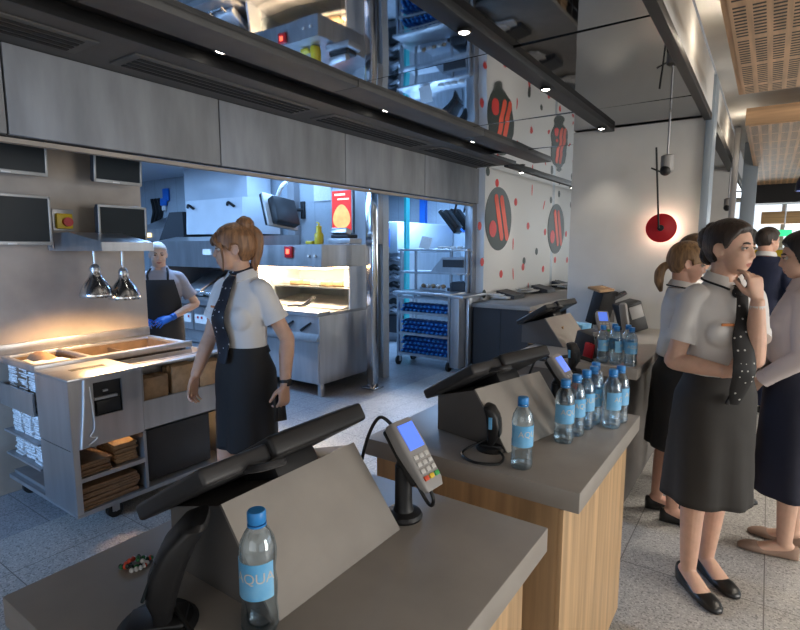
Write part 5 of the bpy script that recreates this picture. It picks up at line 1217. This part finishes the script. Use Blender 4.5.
def scarf(P, m, pts, rad, flat=.16, up=(0, 1, 0)):
    q = MB(); q.tube([P.sh(p) for p in pts], rad, n=14, flat=flat, up=up); return P.put(q, 'scarf', m, P.shirt_o)
def badge(P, x, z, m=BADGE, dy=.0):
    y = P.front_y(z, x)-.012+dy; q = MB(); q.box(P.sh((x, y, z)), (.05, .006, .012), rot=(0, 0, R(x*160)), bev=.002); return P.put(q, 'name_badge', m, P.shirt_o)
def band(P, side, m, off=.02, nm='wristband', r=.0275, w=.013):
    shd, el, wr, inn = P.arms[side]; d = (wr-el).normalized(); q = MB(); c = wr-d*off
    q.tube([c-d*w, c+d*w], [r, r-.001], n=20, smooth=False); return P.put(q, nm, m, P.obj)

# --- the walking woman
P = Person('woman in white shirt and dark dotted scarf walking past the bagging counter', (-2.25, 1.785), -83, 1.675)
P.torso(); P.leg('L', (.075, .06, .105), knee=(.078, -.02, .49), toe=(.1, -1)); P.leg('R', (-.08, -.09, .105), knee=(-.08, -.07, .48), toe=(-.05, -1))
P.arm('L', (.235, .075, 1.10), (.275, .0, .875), (.06, -.16, -1), (-1, .1, 0), curl=(32, 42, 25), spread=2, thumb=(.7, .6, .7)); P.arm('R', (-.225, -.01, 1.10), (-.215, -.14, .895), (.0, -.25, -1), (1, .1, 0), curl=(18, 30, 22), spread=6)
P.head(-46, 0, 0, pos=(-.012, -.034, 1.566)); P.skin(SK1, LIP); P.eyes(EYEM, SK1, LASH, brow=HA)
P.hair(HA, line=[(0, .022), (35, .018), (58, .010), (70, -.006), (80, -.012), (86, .018), (104, .020), (113, -.03), (135, -.062), (180, -.070)], thick=.014, top=.010)
P.bun((0, .062, .122), (.044, .046, .044)); P.lock([(0, .07, .11), (0, .118, .07), (-.004, .122, .0), (0, .108, -.07), (0, .10, -.125)], [.03, .036, .033, .026, .008], flat=.9)
for sg in (1, -1):
    P.lock([(sg*.060, -.062, .03), (sg*.072, -.052, -.02), (sg*.068, -.048, -.07), (sg*.060, -.05, -.115)], [.007, .0065, .0045, .0015], n=8); P.lock([(sg*.030, -.085, .052), (sg*.052, -.078, .026), (sg*.068, -.05, .0)], [.014, .014, .006], n=8)
P.lock([(-.02, -.072, .07), (.005, -.096, .04), (.02, -.098, .015)], [.018, .016, .004]); P.lock([(.03, -.07, .07), (-.01, -.096, .042), (-.03, -.095, .014)], [.018, .016, .004])
P.hair_done()
P.shirt(SHW, bust=.6, sleeve=.60, hem=1.03); P.cuffs(SHW, .028); P.collar(SHW, None); P.skirt(SKB, waist=1.055, hem=.515, hemw=.164, hemd=.152, hipw=.168, hipd=.136, band=BLKC); P.shoes(SHOE)
q = MB(); q.tube([P.sh((.058*math.sin(a), .012+.058*math.cos(a), 1.482-.04*(1-math.cos(a))/2)) for a in [-pi+2*pi*i/20 for i in range(21)]], .011, n=10); P.put(q, 'scarf_neckband', SCARF, P.shirt_o)
fy = lambda z: P.front_y(z)-.03
scarf(P, SCARF, [(0, -.062, 1.425), (.0, -.088, 1.395), (.0, fy(1.32)+.004, 1.32), (-.004, fy(1.22)-.008, 1.22), (-.008, fy(1.10)+.004, 1.10), (-.008, fy(.98)-.006, .985)], [.026, .034, .034, .044, .050, .020], .22)
badge(P, -.085, 1.27)
sh_, el_, wr_, _ = P.arms['L']; band(P, 'L', M['plastic'], .015, 'watch_strap', .0275, .008)
q = MB(); d_ = (wr_-el_).normalized(); q.box(wr_-d_*.015+V((.024, .004, 0)), (.011, .032, .036), bev=.004); P.put(q, 'watch', M['plastic'], P.obj)
add_phone(P, 'dark phone held low in the walking woman\'s left hand', (.262, -.03, .765), (.25, -.16, -1), (-1, .3, -.2))

# --- the front woman with her hand at her chin
P = Person('dark-haired woman in white shirt resting her hand on her chin, nearest the camera', (-.147, 2.69), -50, 1.675, voxel=.0042)
P.torso(); P.leg('L', (.075, .085, .105), toe=(.06, -1)); P.leg('R', (-.075, .0, .105), toe=(.06, -1))
P.arm('R', (-.205, .015, 1.075), (-.075, -.155, 1.06), (1, -.12, .12), (.1, 1, .1), curl=(20, 20, 15)); 
P.arm('L', (.030, -.165, 1.11), (.012, -.175, 1.365), (-.05, .22, 1), (-.15, 1, .1), curl=(28, 45, 30), spread=4, curls=((20, 30, 20), (28, 40, 25), (38, 55, 30), (45, 60, 30)), thumb=(.6, .45, .6), sside=(-1, .2, 0))
P.head(24, -2, 0, pos=(0, -.016, 1.568)); P.skin(SK2, LIP); P.eyes(EYEM, SK2, LASH, look=(4, 0), brow=HB)
P.hair(HB, thick=.011, top=.010, line=[(0, .068), (35, .060), (56, .034), (70, .004), (79, -.002), (86, .022), (104, .024), (113, -.03), (135, -.072), (180, -.085)]); P.bun((0, .098, .045), (.052, .040, .058)); P.bun((0, .095, -.02), (.046, .030, .050)); P.lock([(-.03, .05, .085), (.0, .085, .092), (.03, .05, .085)], [.02, .028, .02])
P.hair_done()
P.shirt(SHW, bust=.8, sleeve=.66, hem=1.02, loose=.004, grow=.012); P.cuffs(SHW, .035); P.collar(SHW, BLKC); P.skirt(SKC, waist=1.045, hem=.435, hemw=.192, hemd=.155, hipw=.170, hipd=.136, waistg=.012); P.shoes(SHOE)
fy = lambda z: P.front_y(z)-.035
scarf(P, SCARF2, [(.0, -.066, 1.415), (.004, -.10, 1.37), (-.02, fy(1.28)+.008, 1.28), (-.035, fy(1.20)-.004, 1.20), (-.05, -.214, 1.09), (-.055, -.198, 1.0), (-.055, -.18, .93)], [.018, .024, .024, .040, .046, .036, .018], .26)
q = MB(); q.ball(P.sh((.0, -.086, 1.385)), (.030, .022, .026), 14); P.put(q, 'scarf_knot', SCARF2, P.shirt_o)
badge(P, -.075, 1.255, dy=-.012); band(P, 'L', BRACE, .035, 'wristband', .0285, .010)
q = MB(); q.box(P.sh((-.045, P.front_y(.93)-.022, .935)), (.02, .012, .045), rot=(0, R(25), 0), bev=.004); P.put(q, 'clip', M['plastic'], P.shirt_o)

# --- the blonde woman behind her
P = Person('blonde woman with ponytail in white shirt and black skirt, standing by the third counter', (-.375, 3.31), 18, 1.585)
P.torso(); P.leg('L', (.08, .06, .10), toe=(.1, -1)); P.leg('R', (-.08, .0, .10), toe=(-.1, -1))
P.arm('R', (-.205, .025, 1.09), (-.18, -.125, .915), (.15, -.45, -1), (1, .1, 0)); P.arm('L', (.205, .03, 1.09), (.22, .0, .85), (0, -.1, -1), (-1, 0, 0))
P.head(-2, 8, 0); P.skin(SK3, LIP); P.eyes(EYEM, SK3, LASH, brow=HL)
P.hair(HL, line=[(0, .014), (35, .012), (58, .006), (72, -.004), (80, -.010), (86, .018), (104, .020), (113, -.03), (135, -.06), (180, -.06)], thick=.014, top=.008); P.lock([(0, .092, -.02), (0, .122, -.035), (0, .138, -.075), (.0, .132, -.13), (0, .11, -.185)], [.020, .024, .029, .026, .008]); P.hair_done()
P.shirt(SHW, bust=.5, sleeve=.62, loose=.02, grow=.018); P.cuffs(SHW, .03); P.collar(SHW, BLKC); P.skirt(SKB, waist=1.04, hem=.47, hemw=.172, hemd=.14, band=BLKC); P.shoes(SHOE)

# --- the woman hidden behind the blonde
P = Person('brown-haired woman mostly hidden behind the blonde woman and the dark-haired woman', (-.385, 3.82), 5, 1.64, voxel=.0055)
P.torso(); P.leg('L', (.07, .06, .09), toe=(.1, -1)); P.leg('R', (-.075, -.24, .09), knee=(-.085, -.12, .48), toe=(-.05, -1))
P.arm('R', (-.205, .03, 1.09), (-.215, -.03, .86), (0, -.1, -1), (1, 0, 0)); P.arm('L', (.205, .03, 1.09), (.215, -.03, .86), (0, -.1, -1), (-1, 0, 0))
P.head(-14, 0, 0); P.skin(SK3, LIP); P.eyes(EYEM, SK3, LASH, brow=HM); P.hair(HM, thick=.013, line=[(0, .05), (35, .044), (58, .02), (72, -.03), (84, -.05), (92, -.05), (104, -.04), (114, -.05), (135, -.066), (180, -.075)]); P.bun((0, .095, .0), (.04, .035, .04)); P.hair_done()
P.shirt(SHW, bust=.5); P.cuffs(SHW); P.collar(SHW, BLKC); P.skirt(SKB, band=BLKC); P.shoes(SHOE)

# --- the woman cut off by the right edge
P = Person('dark-haired woman in pale long-sleeved blouse and navy skirt at the right edge', (.150, 3.27), 180, 1.635)
P.torso(); P.leg('L', (.085, .02, .085), toe=(.05, -1)); P.leg('R', (-.085, .06, .085), toe=(-.15, -1))
P.arm('L', (.190, .02, 1.085), (.135, -.145, .935), (-.35, -.65, -.75), (-.8, .1, .4), curl=(35, 45, 30), spread=2, thumb=(.6, .5, .7)); P.arm('R', (-.185, -.07, 1.085), (.01, -.19, .97), (.55, -.7, -.6), (.5, .2, -.6), curl=(25, 40, 25))
P.head(4, 6, 0, pos=(0, -.016, 1.566)); P.skin(SK4, LIP); P.eyes(EYEM, SK4, LASH, look=(0, -8), brow=HK)
P.hair(HK, thick=.013, top=.012, line=[(0, .062), (35, .052), (58, .022), (72, -.03), (84, -.045), (92, -.04), (104, -.04), (114, -.055), (135, -.075), (180, -.09)]); P.lock([(.0, .09, .0), (0, .12, -.04), (0, .11, -.10), (0, .09, -.16)], [.04, .05, .045, .02]); P.hair_done()
P.shirt(SHP, long=True, bust=.7, loose=.015, grow=.018, hem=1.02, neck=1.44); P.cuffs(SHP, .03); P.collar(SHP, None, z0=1.475); P.skirt(SKN, waist=1.035, hem=.335, hemw=.19, hemd=.158, hipw=.174, hipd=.142); P.shoes(SHOEB)
band(P, 'L', BRACE, .008, 'bracelet', .027, .007)
add_phone(P, 'black phone in the hands of the woman at the right edge', (.085, -.225, .875), (-.35, -.65, -.75), (-.8, .2, .4), .95)

# --- the kitchen worker
P = Person('kitchen worker in grey shirt, dark apron and blue gloves beside the plaster wall', (-4.47, 2.66), -42, 1.61, male=True, voxel=.0055)
P.torso(); P.leg('L', (.09, .02, .075), toe=(.1, -1)); P.leg('R', (-.09, .02, .075), toe=(-.1, -1))
A1 = ((.30, .03, 1.10), (.12, -.20, 1.00), (-.75, -.55, -.25), (-.1, .6, -.6)); P.arm('L', *A1, curl=(15, 20, 15), spread=8); P.arm('R', (-.25, .05, 1.09), (-.16, -.17, .98), (.6, -.7, -.2), (.2, .5, -.7))
P.head(14, 2, 0); P.skin(SK4, LIP); P.eyes(EYEM, SK4, LASH, brow=HM)
CAPM = mat('pale hair cover', (.60, .55, .50), .7, noise_amt=.15, noise_scale=40); P.hair(CAPM, thick=.006, top=.004, line=[(0, .058), (60, .045), (90, .02), (110, -.02), (180, -.06)]); o = P.hair_done(); o.name = 'hair_cover'
GSH = mat('grey lilac work shirt', (.36, .33, .36), .75, bump=.1, bump_scale=16); APR = mat('black apron cloth', (.018, .018, .022), .7); P.shirt(GSH, sleeve=.72, hem=.98, grow=.016); P.cuffs(GSH); P.collar(GSH, None); P.trousers(BLKC); P.shoes(SHOE, wedge=False)
q = MB(); rg = []
for z, wa in ((1.34, 42), (1.25, 52), (1.12, 75), (1.0, 95), (.85, 100), (.65, 100), (.5, 100)):
    w, d, y = torso_at(P.T, max(z, .86)); rg.append([V(((w+.032)*math.sin(a), y-(d+.034)*math.cos(a), z)) for a in [R(-wa)+R(2*wa)*i/20 for i in range(21)]])
inn = [[p*.985+V((0, .001, p.z*.015)) for p in r] for r in rg]; q.loft(rg, closed=False); q.loft(inn, closed=False); ap = P.put(q, 'apron', APR)
for sg in (1, -1): q = MB(); q.tube([(sg*.085, -.088, 1.335), (sg*.088, -.085, 1.39), (sg*.075, -.03, 1.435), (sg*.05, .05, 1.45)], .010, n=8); P.put(q, 'strap', APR, ap)
GLV = mat('blue glove', (.015, .13, .55), .4)
for sd in ('L', 'R'):
    q = MB(); shd, el, wr, _ = P.arms[sd]; hd, hn = ((A1[2], A1[3]) if sd == 'L' else ((.6, -.7, -.2), (.2, .5, -.7))); ss = V(hd).normalized().cross(V(hn))*(1 if sd == 'R' else -1)
    hand(q, wr, hd, hn, ss, (15, 20, 15) if sd == 'L' else (25, 30, 20), 8 if sd == 'L' else 4, 1.10); q.tube([wr-(wr-el).normalized()*.04, wr], [.032, .031], n=16, smooth=False)
    me = remesh(q, .0055, 1); P.finish(me, 'glove', GLV, P.obj)

# --- the men at the back
NAVY = mat('navy suit cloth', (.012, .018, .05), .7, bump=.06, bump_scale=14)
P = Person('man in navy suit seen from behind in the far dining room', (-.02, 6.1), 62, 1.745, male=True, voxel=.0065)
P.torso(); P.leg('L', (.10, .0, .075)); P.leg('R', (-.10, .03, .075)); P.arm('L', (.25, -.02, 1.1), (.12, -.20, 1.02), (-.6, -.7, 0), (-.5, .2, -.5)); P.arm('R', (-.25, .04, 1.1), (-.25, -.04, .86), (0, -.1, -1), (1, 0, 0))
P.head(-25, 4, 0); P.skin(SK3, LIP); P.eyes(EYEM, SK3, LASH, brow=HB); P.hair(HB, thick=.010, line=[(0, .066), (60, .04), (75, .0), (92, .0), (104, -.01), (114, -.045), (180, -.065)]); P.hair_done()
P.shirt(NAVY, long=True, hem=.80, grow=.024, name='jacket'); P.collar(SHW, None, r0=.066, r1=.086); P.trousers(NAVY); P.shoes(SHOE, wedge=False)
ORG = mat('orange top', (.55, .20, .03), .7)
P = Person('dark-haired person in orange top behind the man in the navy suit', (-.20, 7.0), 80, 1.76, male=True, voxel=.0075)
P.torso(); P.leg('L', (.10, .0, .075)); P.leg('R', (-.10, .03, .075)); P.arm('L', (.25, .03, 1.1), (.25, -.04, .86), (0, -.1, -1), (-1, 0, 0)); P.arm('R', (-.25, .04, 1.1), (-.25, -.04, .86), (0, -.1, -1), (1, 0, 0))
P.head(0, 0, 0); P.skin(SK1, LIP); P.hair(HK, thick=.016, line=[(0, .05), (60, .03), (75, -.02), (92, -.02), (114, -.05), (180, -.07)]); P.hair_done()
P.shirt(ORG, long=True, hem=.9, grow=.02); P.trousers(BLKC); P.shoes(SHOE, wedge=False)

# ================================================================== light, sky, camera
KB = (.30, .56, 1.0)
for x, y, e in ((-4.6, 2.9, 45), (-5.6, 2.6, 45), (-6.8, 2.4, 30), (-4.9, 4.45, 20), (-4.6, 7.2, 120), (-3.9, 5.1, 30), (-7.5, 3.4, 40), (-5.5, 7.5, 40)):
    area('kitchen panel light', (x, y, 2.655), (.6, .6), e, KB)
area('kitchen panel light', (-6.0, .6, 2.655), (1.2, 1.2), 50, KB)
area('staff zone light', (-2.7, -2.4, 1.7), (1.0, 1.0), 20, (.25, .52, 1.0), (R(76), 0, R(14)), 60)
area('side window light', (6.0, 2.5, 1.7), (9, 2.2), 560, (1, .93, .84), (0, R(90), 0))
area('window light behind', (1.2, -4.1, 1.8), (4.5, 2), 40, (.95, .97, 1), (R(90), 0, 0))
area('ceiling light', (1.6, 3.6, 2.9), (.5, 3.0), 90, (1, .90, .76)); area('ceiling light', (1.8, 8.5, 2.9), (.8, 3), 90, (1, .92, .8))
area('far window light', (1.5, 13.9, 1.8), (5, 1.5), 90, (.9, .96, 1), (R(-90), 0, 0))
spot('ceiling spot light', (.9, 4.6, 2.85), (-.4, 3.3, 1.2), 120, (1, .92, .81), 60, .7, .08); spot('ceiling spot light', (1.3, 1.7, 2.85), (-.6, 2.0, .6), 330, (1, .92, .81), 75, .7, .08); spot('ceiling spot light', (1.4, .2, 2.85), (-.6, .9, .8), 230, (1, .92, .81), 75, .7, .08)
for y_ in (.4, 2.0, 3.6, 6.6): point('bulkhead fill', (-.31, y_, 2.76), 1.6, (1, .88, .70), .012)  # hidden points without fittings, added to brighten the bulkhead band
W = bpy.data.worlds.new('World'); SC.world = W; W.use_nodes = True; W.node_tree.nodes['Background'].inputs[0].default_value = (.75, .75, .75, 1); W.node_tree.nodes['Background'].inputs[1].default_value = .3
cd = bpy.data.cameras.new('Camera'); cam = bpy.data.objects.new('Camera', cd); COL.objects.link(cam); SC.camera = cam
cd.sensor_width = 36; cd.sensor_fit = 'HORIZONTAL'; cd.lens = FPX*36/800; cd.clip_start = .02; cd.clip_end = 100
cam.matrix_world = Matrix.Translation((0, 0, EYE)) @ Matrix((RIGHT, _u, -_f)).transposed().to_4x4()
vs = SC.view_settings; vs.view_transform = 'Standard'; vs.look = 'None'; vs.gamma = 1; vs.use_curve_mapping = False; vs.exposure = 0.1
SC.cycles.max_bounces = 8; SC.cycles.glossy_bounces = 4; SC.cycles.transmission_bounces = 8; SC.cycles.transparent_max_bounces = 8; SC.cycles.caustics_reflective = False; SC.cycles.caustics_refractive = False
SC.cycles.sample_clamp_indirect = 4.0; SC.cycles.use_denoising = True
for o in SC.objects:
    if '_o' in o: del o['_o']
